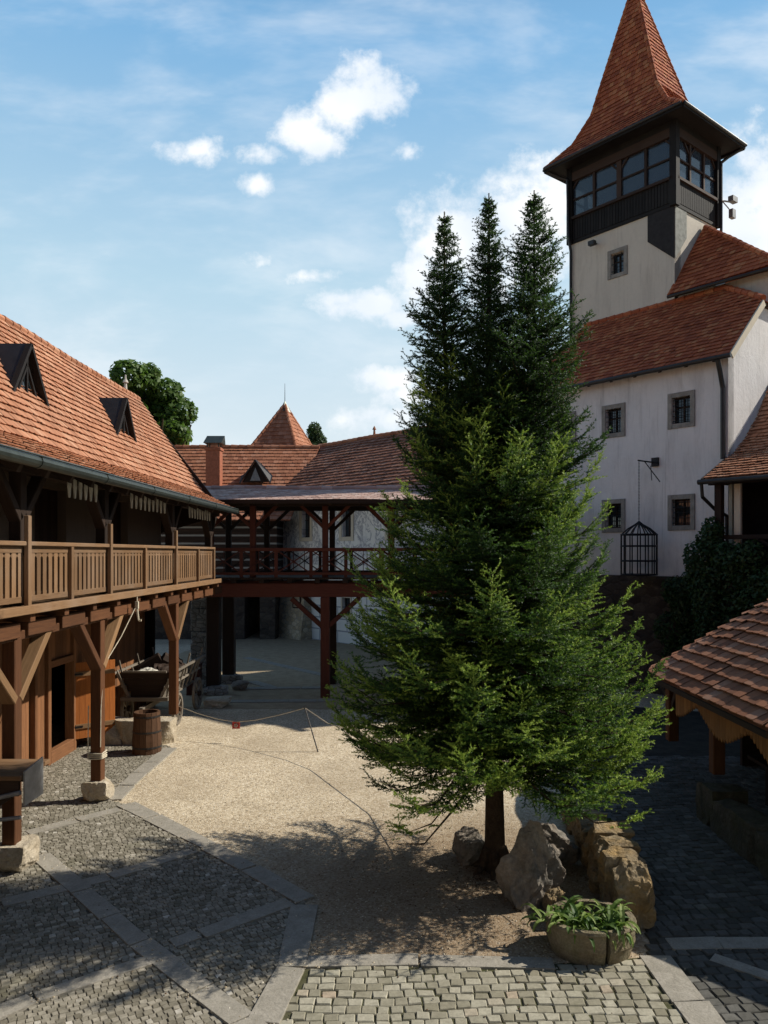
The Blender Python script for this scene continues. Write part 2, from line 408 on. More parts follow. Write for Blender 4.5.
M['logs'] = m_logs()

# ------------------------------------------------------------------ roof tiles
def tiles(mb, A, B, D, Cc, row=.17, tw=.18, thick=.018, lift=.03, jit=.006, rnd=True, band=0.0, flat=False):
    A, B, D, Cc = V(A), V(B), V(D), V(Cc)
    U = (B-A).normalized(); L = (B-A).length
    N = U.cross(D-A)
    if N.length < 1e-6: N = U.cross(Cc-A)
    N.normalize()
    if N.z < 0: N = -N
    W = N.cross(U).normalized()
    if W.dot(D-A) < 0: W = -W
    H = (D-A).dot(W); n = max(1, round(H/row)); rh = H/n
    dl = (D-A).dot(U); dr = (Cc-A).dot(U)
    uL = lambda v: dl*v/H
    uR = lambda v: L+(dr-L)*v/H
    for i in range(n):
        v0 = i*rh; v1 = min(H, v0+rh*1.12)
        rowr = random.uniform(-band, band)
        st = (tw*.5 if i % 2 else 0) + random.uniform(-.01, .01)
        k0 = math.floor((min(uL(v0), uL(v1))-st)/tw)-1
        k1 = math.ceil((max(uR(v0), uR(v1))-st)/tw)+1
        for k in range(k0, k1):
            x0 = st+k*tw+.004; x1 = x0+tw-.008
            b0 = max(x0, uL(v0)); b1 = min(x1, uR(v0))
            t0 = max(x0, uL(v1)); t1 = min(x1, uR(v1))
            if b1-b0 < .015 and t1-t0 < .015: continue
            if b1 < b0: b0 = b1 = min(max((b0+b1)/2, uL(v0)), uR(v0))
            if t1 < t0: t0 = t1 = (t0+t1)/2
            l0 = lift+random.uniform(-jit, jit); r = min(1, max(0, random.random()*.9+.05+rowr))
            dv = random.uniform(-.01, .01); rr = rh*.09; w = b1-b0
            if w > tw*.8 and flat: prof = [(b0, .012+dv), (b0+w*.1, dv), (b0+w*.9, dv), (b1, .012+dv)]
            elif w > tw*.8:
                prof = [(b0, rr+dv), (b0+w*.22, rr*.2+dv), (b0+w*.78, rr*.2+dv), (b1, rr+dv)]
            else: prof = [(b0, dv), (b1, dv)]
            pm = A+U*((b0+b1)/2)+W*v0; l0 += .02+.034*noise.noise(pm*.42)
            low = [A+U*x+W*(v0+y)+N*(l0+random.uniform(-.002, .002)) for x, y in prof]
            l1 = l0-lift+.008
            top = [A+U*t1+W*v1+N*l1, A+U*t0+W*v1+N*l1]
            mb.poly(low+top, r)
            und = [p-N*thick for p in low]
            for a in range(len(low)-1):
                mb.poly([und[a], und[a+1], low[a+1], low[a]], r)
    mb.poly([A-N*.015, B-N*.015, Cc-N*.015, D-N*.015] if (Cc-D).length > .01 else [A-N*.015, B-N*.015, D-N*.015], .1)
def ridge_caps(mb, p0, p1, r=.1, L=.36):
    p0 = V(p0); p1 = V(p1); n = max(1, round((p1-p0).length/L))
    for i in range(n):
        a = p0.lerp(p1, i/n); b = p0.lerp(p1, min(1, (i+1.12)/n)); a = a+V((0,0,.02+.034*noise.noise(a*.42)+random.uniform(-.006,.006))); b = b+V((0,0,.02+.034*noise.noise(b*.42)))
        mb.cyl(a, b, r*1.12, r*.88, 8)
def under(mb, pts, th=.06):
    a = [V(p) for p in pts]
    n = V((0,0,0))
    for i in range(1, len(a)-1): n += (a[i]-a[0]).cross(a[i+1]-a[0])
    n.normalize()
    if n.z < 0: n = -n
    mb.prism([p-n*.025 for p in a], -n*th, .4)

def wall_holes(mb, O, U, N, L, z0, z1, th, holes, r=.5):
    """front face at O, outward normal N, thickness th going inwards"""
    O = V(O); U = V(U); N = V(N)
    us = sorted({0, L, *[h[0] for h in holes], *[h[1] for h in holes]}); zs = sorted({z0, z1, *[h[2] for h in holes], *[h[3] for h in holes]})
    pt = lambda u, z, d=0: V((O.x, O.y, 0))+U*u-N*d+V((0,0,z))
    for i in range(len(us)-1):
        for j in range(len(zs)-1):
            um = (us[i]+us[i+1])/2; zm = (zs[j]+zs[j+1])/2
            if any(h[0] < um < h[1] and h[2] < zm < h[3] for h in holes): continue
            for d in (0, th):
                uvs = [(us[i], zs[j]), (us[i+1], zs[j]), (us[i+1], zs[j+1]), (us[i], zs[j+1])]
                mb.poly([pt(u, z, d) for u, z in uvs], r, uvs)
    for (a, b, c, d) in list(holes)+[(0, L, z0, z1)]:
        for (u0, za, u1, zb) in ((a, c, b, c), (a, d, b, d), (a, c, a, d), (b, c, b, d)):
            mb.poly([pt(u0, za), pt(u1, zb), pt(u1, zb, th), pt(u0, za, th)], r, [(u0, za), (u1, zb), (u1, zb), (u0, za)])

def window(parent, c, U, N, w, h, fw=.14, mframe=None, recess=.16, bars=(3, 4), mullion=True):
    """framed opening: w,h outside size of the frame"""
    c = V(c); U = V(U); N = V(N); Z = V((0,0,1))
    f = MB()
    for s in (-1, 1):
        f.obox(c+U*(s*(w/2-fw/2))+N*(.02-.05), U, N, Z, fw/2, .07, h/2)
        f.obox(c+Z*(s*(h/2-fw/2))+N*(.02-.053), U, N, Z, w/2-fw, .067, fw/2)
    fr = f.build('window', mframe or M['stone_frame'], parent, .008)
    iw = w-2*fw; ih = h-2*fw
    p = MB(); p.obox(c-N*recess, U, N, Z, iw/2+.02, .01, ih/2+.02); p.build('pane', M['glass'], fr)
    if mullion:
        s_ = MB(); s_.obox(c-N*(recess-.03), U, N, Z, .025, .02, ih/2); s_.obox(c-N*(recess-.03)+Z*(ih*.12), U, N, Z, iw/2, .018, .02)
        for s in (-1, 1):
            s_.obox(c-N*(recess-.03)+U*(s*(iw/2-.02)), U, N, Z, .022, .022, ih/2)
            s_.obox(c-N*(recess-.03)+Z*(s*(ih/2-.02)), U, N, Z, iw/2, .021, .022)
        s_.build('sash', M['wood_dark'], fr)
    if bars:
        b = MB()
        for i in range(bars[0]):
            x = -iw/2+iw*(i+.5)/bars[0]
            b.cyl(c-N*.04+U*x-Z*(ih/2), c-N*.04+U*x+Z*(ih/2), .011, n=5)
        for i in range(bars[1]):
            z = -ih/2+ih*(i+.5)/bars[1]
            b.cyl(c-N*.025-U*(iw/2)+Z*z, c-N*.025+U*(iw/2)+Z*z, .011, n=5)
        b.build('bars', M['iron'], fr)
    return fr

# ------------------------------------------------------------------ GROUND
g = MB(); S = 700
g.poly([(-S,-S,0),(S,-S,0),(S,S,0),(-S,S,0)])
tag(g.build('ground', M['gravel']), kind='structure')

def strip_poly(pts, w):   # centre line -> slabs
    slabs = []
    for i in range(len(pts)-1):
        a, b = V(pts[i]), V(pts[i+1]); d = b-a; L = d.length; d.normalize(); nn = V((-d.y, d.x, 0))
        pos = 0
        while pos < L-.05:
            l = min(random.uniform(.75, 1.5), L-pos)
            if L-pos-l < .3: l = L-pos
            j = lambda: random.uniform(-.018, .018)
            p0 = a+d*(pos+.012); p1 = a+d*(pos+l-.012); ww = w/2*random.uniform(.93, 1.05)
            slabs.append([p0+nn*(-ww+j())+d*j(), p1+nn*(-ww+j())+d*j(), p1+nn*(ww+j())+d*j(), p0+nn*(ww+j())+d*j()])
            pos += l
    return slabs
ALLSLABS = []
def kerb(pts, w):
    mb = MB()
    for q in strip_poly(pts, w):
        ALLSLABS.append([(p.x, p.y) for p in q])
        z = .028+random.uniform(-.004, .004); r = random.random()
        cen = sum(q, V())/4
        top = [V((p.x, p.y, z)) for p in q]; ins = [cen.lerp(p, .985) for p in top]
        mb.poly([V((p.x, p.y, z+.004)) for p in ins], r)
        for i in range(4):
            k = (i+1) % 4
            mb.poly([top[i], top[k], ins[k]+V((0,0,.004)), ins[i]+V((0,0,.004))], r)
            mb.poly([(top[i].x, top[i].y, -.02), (top[k].x, top[k].y, -.02), top[k], top[i]], r)
    return tag(mb.build('kerb_strip', M['granite']), kind='structure')
kerb([G(112,801), G(140,774), G(170,749)], .30)
kerb([G(126,805), G(210,848), G(306,902)], .30)
kerb([G(304,906), G(292,970), G(262,1026), G(225,1100)], .33)
kerb([G(120,810), G(27,834)], .24)
kerb([G(193,852), G(110,878), G(0,905)], .24)
kerb([G(40,857), G(140,944), G(241,1022), G(300,1075)], .27)
kerb([G(292,903), G(171,946)], .24)
kerb([G(153,960), G(33,1000), G(-40,1030)], .24)
kerb([G(306,964), G(420,962), G(556,965)], .24)
kerb([G(655,957), G(690,1004), G(720,1045), G(760,1100)], .34)
kerb([G(669,946), G(720,945), G(860,945)], .26)
kerb([G(711,959), G(790,986)], .17)
for a, b, w in ((G(246,658), G(330,677), .35), (G(251,682), G(273,688), .35), (G(238,689), G(335,688), .4), (G(226,702), G(335,701), .4)):
    kerb([a, b], w)

def inpoly(x, y, poly):
    c = False; n = len(poly)
    for i in range(n):
        x0, y0 = poly[i]; x1, y1 = poly[(i+1) % n]
        if (y0 > y) != (y1 > y) and x < (x1-x0)*(y-y0)/(y1-y0)+x0: c = not c
    return c
def setts(name, poly, sx, sy, m, joint, ang=0, wave=.0, hgt=.017, skip=None):
    xs = [p[0] for p in poly]; ys = [p[1] for p in poly]
    base = MB(); base.poly([(x, y, .005) for x, y in poly])
    tag(base.build('pavement', joint), kind='structure')
    cx, cy = (min(xs)+max(xs))/2, (min(ys)+max(ys))/2; R = max(max(xs)-min(xs), max(ys)-min(ys))*.75
    ca, sa = math.cos(ang), math.sin(ang); mb = MB()
    nr = int(2*R/sy)
    for j in range(nr):
        y = -R+j*sy; x = -R+random.random()*sx
        while x < R:
            w = sx*random.uniform(.8, 1.2); h = sy
            yy = y+wave*math.sin(x*2.1+j*.02)+random.uniform(-.006, .006)
            mx, my = x+w/2, yy
            X = cx+ca*mx-sa*my; Y = cy+sa*mx+ca*my
            x += w
            if not inpoly(X, Y, poly): continue
            if any(abs(X-q[0][0]) < 2.2 and abs(Y-q[0][1]) < 2.2 and inpoly(X, Y, q) for q in ALLSLABS): continue
            if skip and skip(X, Y): continue
            gx = w/2-sx*.03; gy = h/2-sy*.03; z = hgt+random.uniform(-.005, .005); r = random.random()
            th = random.uniform(-.05, .05); c2, s2 = math.cos(ang+th), math.sin(ang+th)
            j2 = sx*.075
            lo = []; hi = []
            for (a, b) in ((-1,-1),(1,-1),(1,1),(-1,1)):
                ex = a*gx+random.uniform(-j2, j2); ey = b*gy+random.uniform(-j2, j2)
                lo.append(V((X+c2*ex-s2*ey, Y+s2*ex+c2*ey, -.01)))
                ex *= .87; ey *= .87
                hi.append(V((X+c2*ex-s2*ey, Y+s2*ex+c2*ey, z+random.uniform(-.003, .003))))
            md = [V((l.x, l.y, z*.45)) for l in lo]
            mb.poly(hi, r)
            for i in range(4):
                k = (i+1) % 4
                mb.poly([md[i], md[k], hi[k], hi[i]], r)
                mb.poly([lo[i], lo[k], md[k], md[i]], r)
    tag(mb.build(name, m), kind='structure')
xy = lambda p: (p.x, p.y)
left_poly = [(-7.6, 19.5), (-6.9, 19.2), xy(G(172,748)), xy(G(112,801)), xy(G(126,805)), xy(G(210,848)), xy(G(306,902)), xy(G(292,970)), xy(G(262,1024)), xy(G(210,1120)), (-7.6, 5.9)]
setts('cobble_pavement', left_poly, .078, .074, M['sett_small'], M['joint_grey'], .55, .05)
bot_poly = [xy(G(292,970)), xy(G(420,964)), xy(G(560,964)), xy(G(657,957)), xy(G(690,1004)), xy(G(760,1100)), xy(G(210,1120)), xy(G(262,1024))]
setts('cobble_pavement', bot_poly, .155, .13, M['sett_big'], M['joint'], .03, .05, .022)
right_poly = [xy(G(655,957)), (2.95, 9.4), (3.0, 14), (3.2, 24), (13, 20), (13, 5.6), xy(G(760,1100)), xy(G(690,1004))]
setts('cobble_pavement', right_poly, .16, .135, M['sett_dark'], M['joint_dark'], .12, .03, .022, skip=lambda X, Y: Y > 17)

fl = MB(); fl.poly([(-7.4, 22.3, .004), (5.5, 21.9, .004), (3.2, 28, .004), (-1, 38.5, .004), (-9, 42, .004), (-10.4, 30, .004)])
tag(fl.build('pavement', M['far_yard']), kind='structure')
# ------------------------------------------------------------------ LEFT GALLERY HOUSE
house = thing('gallery_house', (-8, 14, 0), 'long timber house at left with wooden balcony, clay tile roof and two dark dormers', 'house')
Y0, Y1 = 5.0, 22.7
def planks(mb, x, y0, y1, z0, z1, w=.2, th=.03):
    y = y0
    while y < y1-.02:
        ww = min(w*random.uniform(.85, 1.15), y1-y)
        mb.box(x-th/2-random.uniform(0, .006), x+th/2, y+.004, y+ww-.004, z0, z1); y += ww
w = MB()
planks(w, -7.5, Y0, 16.35, .0, 3.5); planks(w, -7.5, 17.5, Y1, 0, 3.5); planks(w, -7.5, 16.35, 17.5, 2.05, 3.5)
w.build('wall', M['wood_plank'], house)
w = MB()
w.box(-7.62, -7.40, 16.22, 16.36, 0, 3.4); w.box(-7.62, -7.40, 17.5, 17.62, 0, 3.4); w.box(-7.60, -7.36, 15.55, 15.65, 0, 3.4)
w.box(-7.55, -7.42, Y0, 15.5, 0, .35); w.box(-7.55, -7.40, 16.36, 17.5, 0, .28); w.box(-7.58, -7.41, 16.36, 17.5, 2.05, 2.2)
w.box(-7.55, -7.38, Y0, Y1, 3.3, 3.5)
w.build('wall_frame', M['wood_plank'], house, .01)
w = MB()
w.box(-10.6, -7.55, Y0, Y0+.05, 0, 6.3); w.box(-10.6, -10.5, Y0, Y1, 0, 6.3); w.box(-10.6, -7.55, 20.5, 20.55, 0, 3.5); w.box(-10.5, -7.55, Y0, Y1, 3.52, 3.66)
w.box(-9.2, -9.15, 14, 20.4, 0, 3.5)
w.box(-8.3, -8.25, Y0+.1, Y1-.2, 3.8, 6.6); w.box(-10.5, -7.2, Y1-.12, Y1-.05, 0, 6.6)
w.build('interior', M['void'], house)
# stable door leaf, swung out
dl = MB(); h0 = V((-7.45, 17.55, .25)); dd = V((math.cos(math.radians(40)), math.sin(math.radians(40)), 0)); dn = V((dd.y, -dd.x, 0))
for i in range(7):
    dl.obox(h0+dd*(.07+.135*i)+V((0,0,.87)), dd, dn, V((0,0,1)), .0655, .018, .87)
door = dl.build('door', M['wood_door'], house)
for z in (.28, 1.48):
    dl = MB(); dl.obox(h0+dd*.48+dn*.034+V((0,0,z)), dd, dn, V((0,0,1)), .44, .015, .05); dl.build('batten', M['wood_brace'], door)
    dl = MB(); dl.obox(h0+dd*.1+dn*.056+V((0,0,z)), dd, dn, V((0,0,1)), .1, .004, .02); dl.build('hinge', M['iron'], door)
# upper wall
w = MB()
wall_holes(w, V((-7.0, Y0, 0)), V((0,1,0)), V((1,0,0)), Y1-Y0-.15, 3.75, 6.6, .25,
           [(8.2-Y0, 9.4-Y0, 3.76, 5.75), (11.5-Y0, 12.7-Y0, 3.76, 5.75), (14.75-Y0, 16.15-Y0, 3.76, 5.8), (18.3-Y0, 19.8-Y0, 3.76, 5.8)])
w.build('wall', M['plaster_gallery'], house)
for (a, b) in ((14.75, 16.15), (18.3, 19.8), (11.5, 12.7)):
    w = MB(); planks(w, -7.2, a, b, 3.76, 5.8, .18)
    dr = w.build('door', M['wood_dark'], house)
# deck, joists, beams
w = MB()
y = Y0
while y < 22.4:
    w.box(-7.0, -5.22, y+.004, y+.196, 3.69, 3.75); y += .2
w.build('deck', M['wood_rail'], house)
w = MB(); w.box(-5.22, -5.17, Y0, 22.4, 3.64, 3.765); w.build('deck_edge', M['wood_rail'], house, .008)
w = MB()
for i in range(16):
    y = 5.4+1.12*i
    w.box(-7.4, -5.24, y-.075, y+.075, 3.52, 3.688)
w.build('joist', M['wood_post'], house, .008)
w = MB()
w.box(-5.60, -5.41, Y0, 22.3, 3.26, 3.39)
for i in range(16):
    y = 5.4+1.12*i
    w.box(-5.61, -5.36, y+.12, y+1.0, 3.30, 3.515)
w.build('beam', M['wood_post'], house, .01)
# ground posts with stone bases and braces
for y, zb, hid in ((7.6, .35, 0), (10.9, .38, 0), (14.0, .36, 0), (18.7, .62, 1)):
    w = MB(); w.box(-5.59, -5.40, y-.10, y+.10, zb-.03, 3.3); po = w.build('post', M['wood_post'], house, .012)
    for s in (-1, 1):
        w = MB(); w.beam((-5.49, y+s*.06, 2.42), (-5.49, y+s*1.0, 3.34), .13, .2, (1,0,0)); w.build('brace', M['wood_brace'] if s > 0 or y < 12 else M['wood_post'], po, .01)
def add_rock(mb, c, size, seed, sub=4, planes=14, amp=.10, flat=.0, boxy=1.0, dlo=.55):
    rnd = random.Random(seed); bm = bmesh.new(); bmesh.ops.create_icosphere(bm, subdivisions=sub, radius=1)
    pl = []
    for i in range(planes):
        n = V((rnd.gauss(0,1), rnd.gauss(0,1), rnd.gauss(0,1))).normalized(); pl.append((n, rnd.uniform(dlo, .85)))
    if boxy > 1:
        for n in (V((1,0,0)),V((-1,0,0)),V((0,1,0)),V((0,-1,0)),V((0,0,1)),V((0,0,-1))): pl.append((n, .68))
    off = V((rnd.random()*50, rnd.random()*50, rnd.random()*50))
    b = len(mb.v)
    for v in bm.verts:
        p = v.co.copy()
        if boxy > 1:
            m = max(abs(p.x), abs(p.y), abs(p.z)); p = p.lerp(p/m*.8, .8)
        for n, d in pl:
            k = p.dot(n)
            if k > d: p -= n*(k-d)*.93
        p += p.normalized()*(noise.fractal(p*2.2+off, 1, 2.1, 5)*amp + noise.fractal(p*7+off, 1, 2.1, 3)*amp*.35)
        mb.v.append((c[0]+p.x*size[0], c[1]+p.y*size[1], c[2]+p.z*size[2]))
    bm.verts.index_update()
    r = rnd.random()
    for f in bm.faces: mb.face(tuple(b+v.index for v in f.verts), [(0,0)]*len(f.verts), r)
    bm.free()
for i, (x, y, sx, sy, h) in enumerate(((-5.5, 7.6, .3, .3, .36), (-5.52, 10.95, .40, .36, .40), (-5.5, 14.02, .33, .31, .38))):
    w = MB(); add_rock(w, (x, y, h*.45), (sx, sy, h*.8), 40+i, 4, 6, .09, boxy=2); w.build('stone_base', M['limestone'], house)
# rope wound on the second post
w = MB()
for k in range(4):
    z = .78+k*.035
    q = [(-5.61, 13.88), (-5.38, 13.88), (-5.38, 14.12), (-5.61, 14.12), (-5.61, 13.88)]
    w.tube([V((a, b, z+.012*math.sin(i*1.7+k))) for i, (a, b) in enumerate(q)], .013, n=6)
w.tube([V((-5.62, 13.87, .8)), V((-5.615, 13.86, 1.2)), V((-5.61, 13.865, 1.75))], .010, n=5)
tag(w.build('rope_coil', M['rope']), 'pale rope wound round the second balcony post above its stone', 'rope')
# railing
w = MB(); w.box(-5.42, -5.26, Y0, 21.95, 4.60, 4.665); rl = w.build('railing', M['wood_rail'], house, .01)
w = MB(); w.box(-5.365, -5.325, Y0, 21.9, 3.80, 3.885); w.box(-5.366, -5.324, Y0, 21.9, 4.50, 4.60); w.build('rail_board', M['wood_rail'], rl, .004)
news = [6.2, 7.8, 9.3, 10.9, 12.4, 14.0, 16.0, 18.1, 20.2, 21.9]
bal = MB()
for i in range(len(news)-1):
    a, b = news[i], news[i+1]; n = round((b-a)/.185)
    for k in range(n):
        y = a+(b-a)*(k+.5)/n
        bal.box(-5.36, -5.332, y-.058, y+.058, 3.885, 4.50)
        bal.prism([V((-5.36, y+.058, 4.43)), V((-5.36, y+.127, 4.50)), V((-5.36, y+.058, 4.50))], V((.027,0,0)))
        bal.prism([V((-5.36, y-.058, 4.43)), V((-5.36, y-.058, 4.50)), V((-5.36, y-.127, 4.50))], V((.027,0,0)))
bal.build('balusters', M['wood_rail'], rl)
for i, y in enumerate(news):
    w = MB()
    if y in (10.9, 14.0, 18.1, 7.8): w.box(-5.30, -5.235, y-.05, y+.05, 3.66, 5.03)
    else: w.box(-5.33, -5.265, y-.045, y+.045, 3.70, 4.60)
    w.build('newel', M['wood_rail'], rl, .006)
# upper posts
for y in (7.8, 11.1, 14.25, 18.45, 22.15):
    w = MB(); w.box(-5.60, -5.42, y-.09, y+.09, 3.75, 5.85); po = w.build('post', M['wood_dark'], house, .01)
    for s in (-1, 1):
        w = MB(); w.beam((-5.51, y+s*.05, 4.98), (-5.51, y+s*.72, 5.72), .12, .18, (1,0,0)); w.build('brace', M['wood_dark'], po, .01)
w = MB(); w.box(-5.62, -5.40, Y0, 22.6, 5.66, 5.86); w.build('wall_plate', M['wood_dark'], house)
# white carved pendants under the plate
for (a, b, n) in ((12.25, 13.55, 6), (15.1, 17.5, 9), (19.3, 21.6, 9)):
    w = MB()
    for k in range(n):
        y = a+(b-a)*(k+.5)/n
        prof = [(-.035, 5.70), (.035, 5.70), (.055, 5.58), (.035, 5.50), (.012, 5.38), (-.012, 5.38), (-.035, 5.50), (-.055, 5.58)]
        w.prism([V((-5.32, y+p, z+.02*random.random())) for p, z in prof], V((.025, 0, 0)))
    w.build('pendants', M['white'], house)
# roof
rt = MB()
E0, K0, R0 = (-4.9, 5.78), (-5.75, 6.22), (-7.7, 8.98)
rp = lambda p, y: V((p[0], y, p[1]))
tiles(rt, rp(E0, Y0), rp(E0, Y1), rp(K0, Y0), rp(K0, Y1), .165, .17, lift=.042, jit=.004, band=.10)
tiles(rt, rp(K0, Y0), rp(K0, Y1-.05), rp(R0, Y0), rp(R0, Y1-.05), .165, .17, lift=.042, jit=.004, band=.10)
tiles(rt, V((-10.7, Y1, 5.2)), V((-10.7, Y0, 5.2)), rp(R0, Y1), rp(R0, Y0), .33, .34)
roof = rt.build('roof', M['tile_left'], house)
w = MB(); ridge_caps(w, rp(R0, Y0)+V((0,0,.03)), rp(R0, Y1)+V((0,0,.02)), .075, .3); 
w.build('ridge_caps', M['tile_left'], roof)
w = MB(); w.cyl((-7.7, 21.6, 9.05), (-7.7, 21.6, 9.5), .05, .02); w.cyl((-7.7, 21.6, 9.28), (-7.7, 21.6, 9.36), .08, .05); w.build('finial', M['white'], roof)
w = MB()
under(w, [rp(E0, Y0), rp(E0, Y1), rp(K0, Y1), rp(K0, Y0)]); under(w, [rp(K0, Y0), rp(K0, Y1), rp(R0, Y1), rp(R0, Y0)])
for i in range(22):
    y = Y0+.3+i*.8; w.beam((-4.98, y, 5.62), (-7.0, y, 6.68), .1, .13)
w.build('soffit', M['wood_dark'], house)
w = MB(); w.prism([V((-5.3,Y1-.05,5.9)), V((-7.7,Y1-.05,9.0)), V((-10.6,Y1-.05,5.3)), V((-10.6,Y1-.05,4)), V((-5.3,Y1-.05,5.6))], V((0,-.06,0))); w.build('gable', M['wood_dark'], house)
w = MB(); gx, gz = -4.84, 5.72
for a, b in ((Y0, 10.3), (10.3, 12.6), (12.6, 15), (15, 17.5), (17.5, 20), (20, 22.75)):
    w.cyl((gx, a, gz), (gx, b, gz-.0), .085, n=12); w.cyl((gx, b-.05, gz), (gx, b, gz), .095, n=12)
w.cyl((gx+.075, Y0, gz+.07), (gx+.075, Y1, gz+.07), .014, n=6)
w.build('gutter', M['gutter'], house, smooth=False)
# dormers
def dormer(yc):
    xf = -6.5; za = 8.12; zb = 7.12; hw = .62
    roofx = lambda z: -5.75-(z-6.22)/(9.05-6.22)*1.95
    ap = V((xf+.12, yc, za)); bk = V((roofx(za)-.1, yc, za))
    r_ = MB()
    for s in (-1, 1):
        b = V((xf+.12, yc+s*(hw+.08), zb-.04)); bb = V((roofx(zb)-.05, yc+s*(hw+.12), zb-.06))
        r_.prism([ap, b, bb, bk], V((0, -s*.02, -.035)))
    d = r_.build('dormer', M['metal_dark'], house)
    f = MB()
    for s in (-1, 1): f.beam((xf+.10, yc+s*(hw+.04), zb-.02), (xf+.10, yc, za-.02), .06, .10, (1,0,0))
    f.beam((xf+.06, yc-hw, zb+.04), (xf+.06, yc+hw, zb+.04), .05, .08)
    f.beam((xf+.05, yc, zb), (xf+.05, yc, za-.15), .04, .05)
    for s in (-1, 1): f.beam((xf+.05, yc+s*.38, zb+.04), (xf+.05, yc, za-.38), .04, .05, (1,0,0))
    f.build('window_frame', M['wood_black'], d)
    p = MB(); p.poly([V((xf, yc-hw, zb)), V((xf, yc+hw, zb)), V((xf, yc, za-.05))]); p.build('pane', M['glass'], d)
    a = MB(); a.prism([V((xf-.02, yc-hw-.1, zb-.02)), V((xf-.02, yc+hw+.1, zb-.02)), V((xf+.22, yc+hw+.1, zb-.22)), V((xf+.22, yc-hw-.1, zb-.22))], V((.02, 0, .03))); a.build('apron', M['metal_dark'], d)
dormer(13.3); dormer(17.95); dormer(8.4)

# ------------------------------------------------------------------ COVERED BRIDGE
br = thing('covered_bridge', (-1, 25.2, 0), 'covered timber footbridge with red stained posts, cross lattice railing and tiled roof', 'bridge')
BX0, BX1 = -6.3, 5.0; BF, BB = 24.0, 26.5
for y in (BF, BB):
    w = MB(); w.box(BX0, BX1, y-.1, y+.1, 3.13, 3.56); w.build('beam', M['wood_red'], br, .012)
w = MB()
x = BX0
while x < BX1: w.box(x+.004, x+.196, BF-.22, BB+.22, 3.68, 3.745); x += .2
w.build('deck', M['wood_dark'], br)
w = MB()
for i in range(18):
    x = BX0+.3+.86*i
    if x < BX1: w.box(x-.08, x+.08, BF-.2, BB+.2, 3.565, 3.678)
w.build('joist', M['wood_dark'], br)
for x in (-2.33, 1.9, 4.8):
    for y in (BF, BB):
        w = MB(); w.box(x-.14, x+.14, y-.13, y+.13, -.02, 3.13); po = w.build('post', M['wood_red'] if y == BF else M['wood_dark'], br, .015)
        for s in (-1, 1):
            w = MB(); w.beam((x+s*.08, y, 2.2), (x+s*1.05, y, 3.08), .14, .18, (0,1,0)); w.build('brace', M['wood_red'], po, .01)
for x, y in ((-5.95, 24.6), (-5.95, 26.8)):
    w = MB(); w.box(x-.2, x+.2, y-.19, y+.19, .1, 3.13); w.build('post', M['wood_dark'], br, .02)
    w = MB(); add_rock(w, (x+.1, y-.1, .12), (.5, .42, .26), int(y*10), 3, 8, .1, boxy=2); w.build('stone_base', M['masonry_pale'], br)
for y in (BF, BB):
    for x in (-5.9, -4.58, -2.33, -.28, 1.8, 3.9):
        w = MB(); w.box(x-.09, x+.09, y-.09, y+.09, 3.745, 6.0); po = w.build('post', M['wood_red'] if y == BF else M['wood_dark'], br, .01)
        for s in (-1, 1):
            w = MB(); w.beam((x+s*.05, y, 5.3), (x+s*.75, y, 5.98), .1, .13, (0,1,0)); w.build('brace', M['wood_red'] if y == BF else M['wood_dark'], po, .008)
    w = MB(); w.box(BX0, BX1, y-.09, y+.09, 5.96, 6.12); w.build('wall_plate', M['wood_dark'], br)
    rm = M['wood_red'] if y == BF else M['wood_dark']
    w = MB(); yy = y-.12 if y == BF else y+.12
    w.box(BX0+.2, BX1, yy-.06, yy+.06, 4.56, 4.66); rl = w.build('railing', rm, br, .008)
    w = MB(); w.box(BX0+.2, BX1, yy-.05, yy+.05, 3.82, 3.90)
    x = BX0+.3; k = 0
    while x < BX1-.2:
        w.box(x-.05, x+.05, yy-.045, yy+.045, 3.745, 4.56)
        x2 = x+1.08
        if x2 < BX1:
            w.beam((x+.05, yy-.012, 3.9), (x2-.05, yy-.012, 4.56), .035, .06, (0,1,0)); w.beam((x+.05, yy+.026, 4.56), (x2-.05, yy+.026, 3.9), .035, .06, (0,1,0))
            w.beam(((x+x2)/2, yy, 3.9), ((x+x2)/2, yy, 4.56), .02, .04, (0,1,0))
        x = x2
    w.build('lattice', rm, rl)
w = MB()
tiles(w, V((-6.6, 23.05, 6.08)), V((BX1, 23.05, 6.08)), V((-6.9, 25.3, 6.58)), V((BX1, 25.3, 6.58)), .28, .2, lift=.018, jit=.004, thick=.012)
tiles(w, V((BX1, 27.5, 6.08)), V((-6.6, 27.5, 6.08)), V((BX1, 25.3, 6.58)), V((-6.6, 25.3, 6.58)), .25, .25)
rf = w.build('roof', M['tile_bridge'], br)
w = MB(); ridge_caps(w, V((-6.9, 25.3, 6.60)), V((BX1, 25.3, 6.60)), .09); w.build('ridge_caps', M['tile_bridge'], rf)
w = MB(); under(w, [V((-6.6, 23.05, 6.08)), V((BX1, 23.05, 6.08)), V((BX1, 25.3, 6.58)), V((-6.6, 25.3, 6.58))]); under(w, [V((-6.6, 27.5, 6.08)), V((BX1, 27.5, 6.08)), V((BX1, 25.3, 6.58)), V((-6.6, 25.3, 6.58))])
for i in range(14):
    x = -6.2+i*.82; w.beam((x, 23.1, 6.0), (x, 25.3, 6.48), .1, .12)
w.box(-6.6, BX1, 22.98, 23.04, 5.98, 6.09)
w.build('soffit', M['wood_dark'], br)
# stone pier under the balcony end
pier = MB()
for i in range(9):
    pier.box(-6.95+random.uniform(-.02,.02), -6.45+random.uniform(-.02,.02), 25.6, 26.1, i*.38, i*.38+.365)
tag(pier.build('stone_pier', M['masonry_pale'], None, .015), 'pale coursed stone pier in shade behind the hay cart', 'pier')

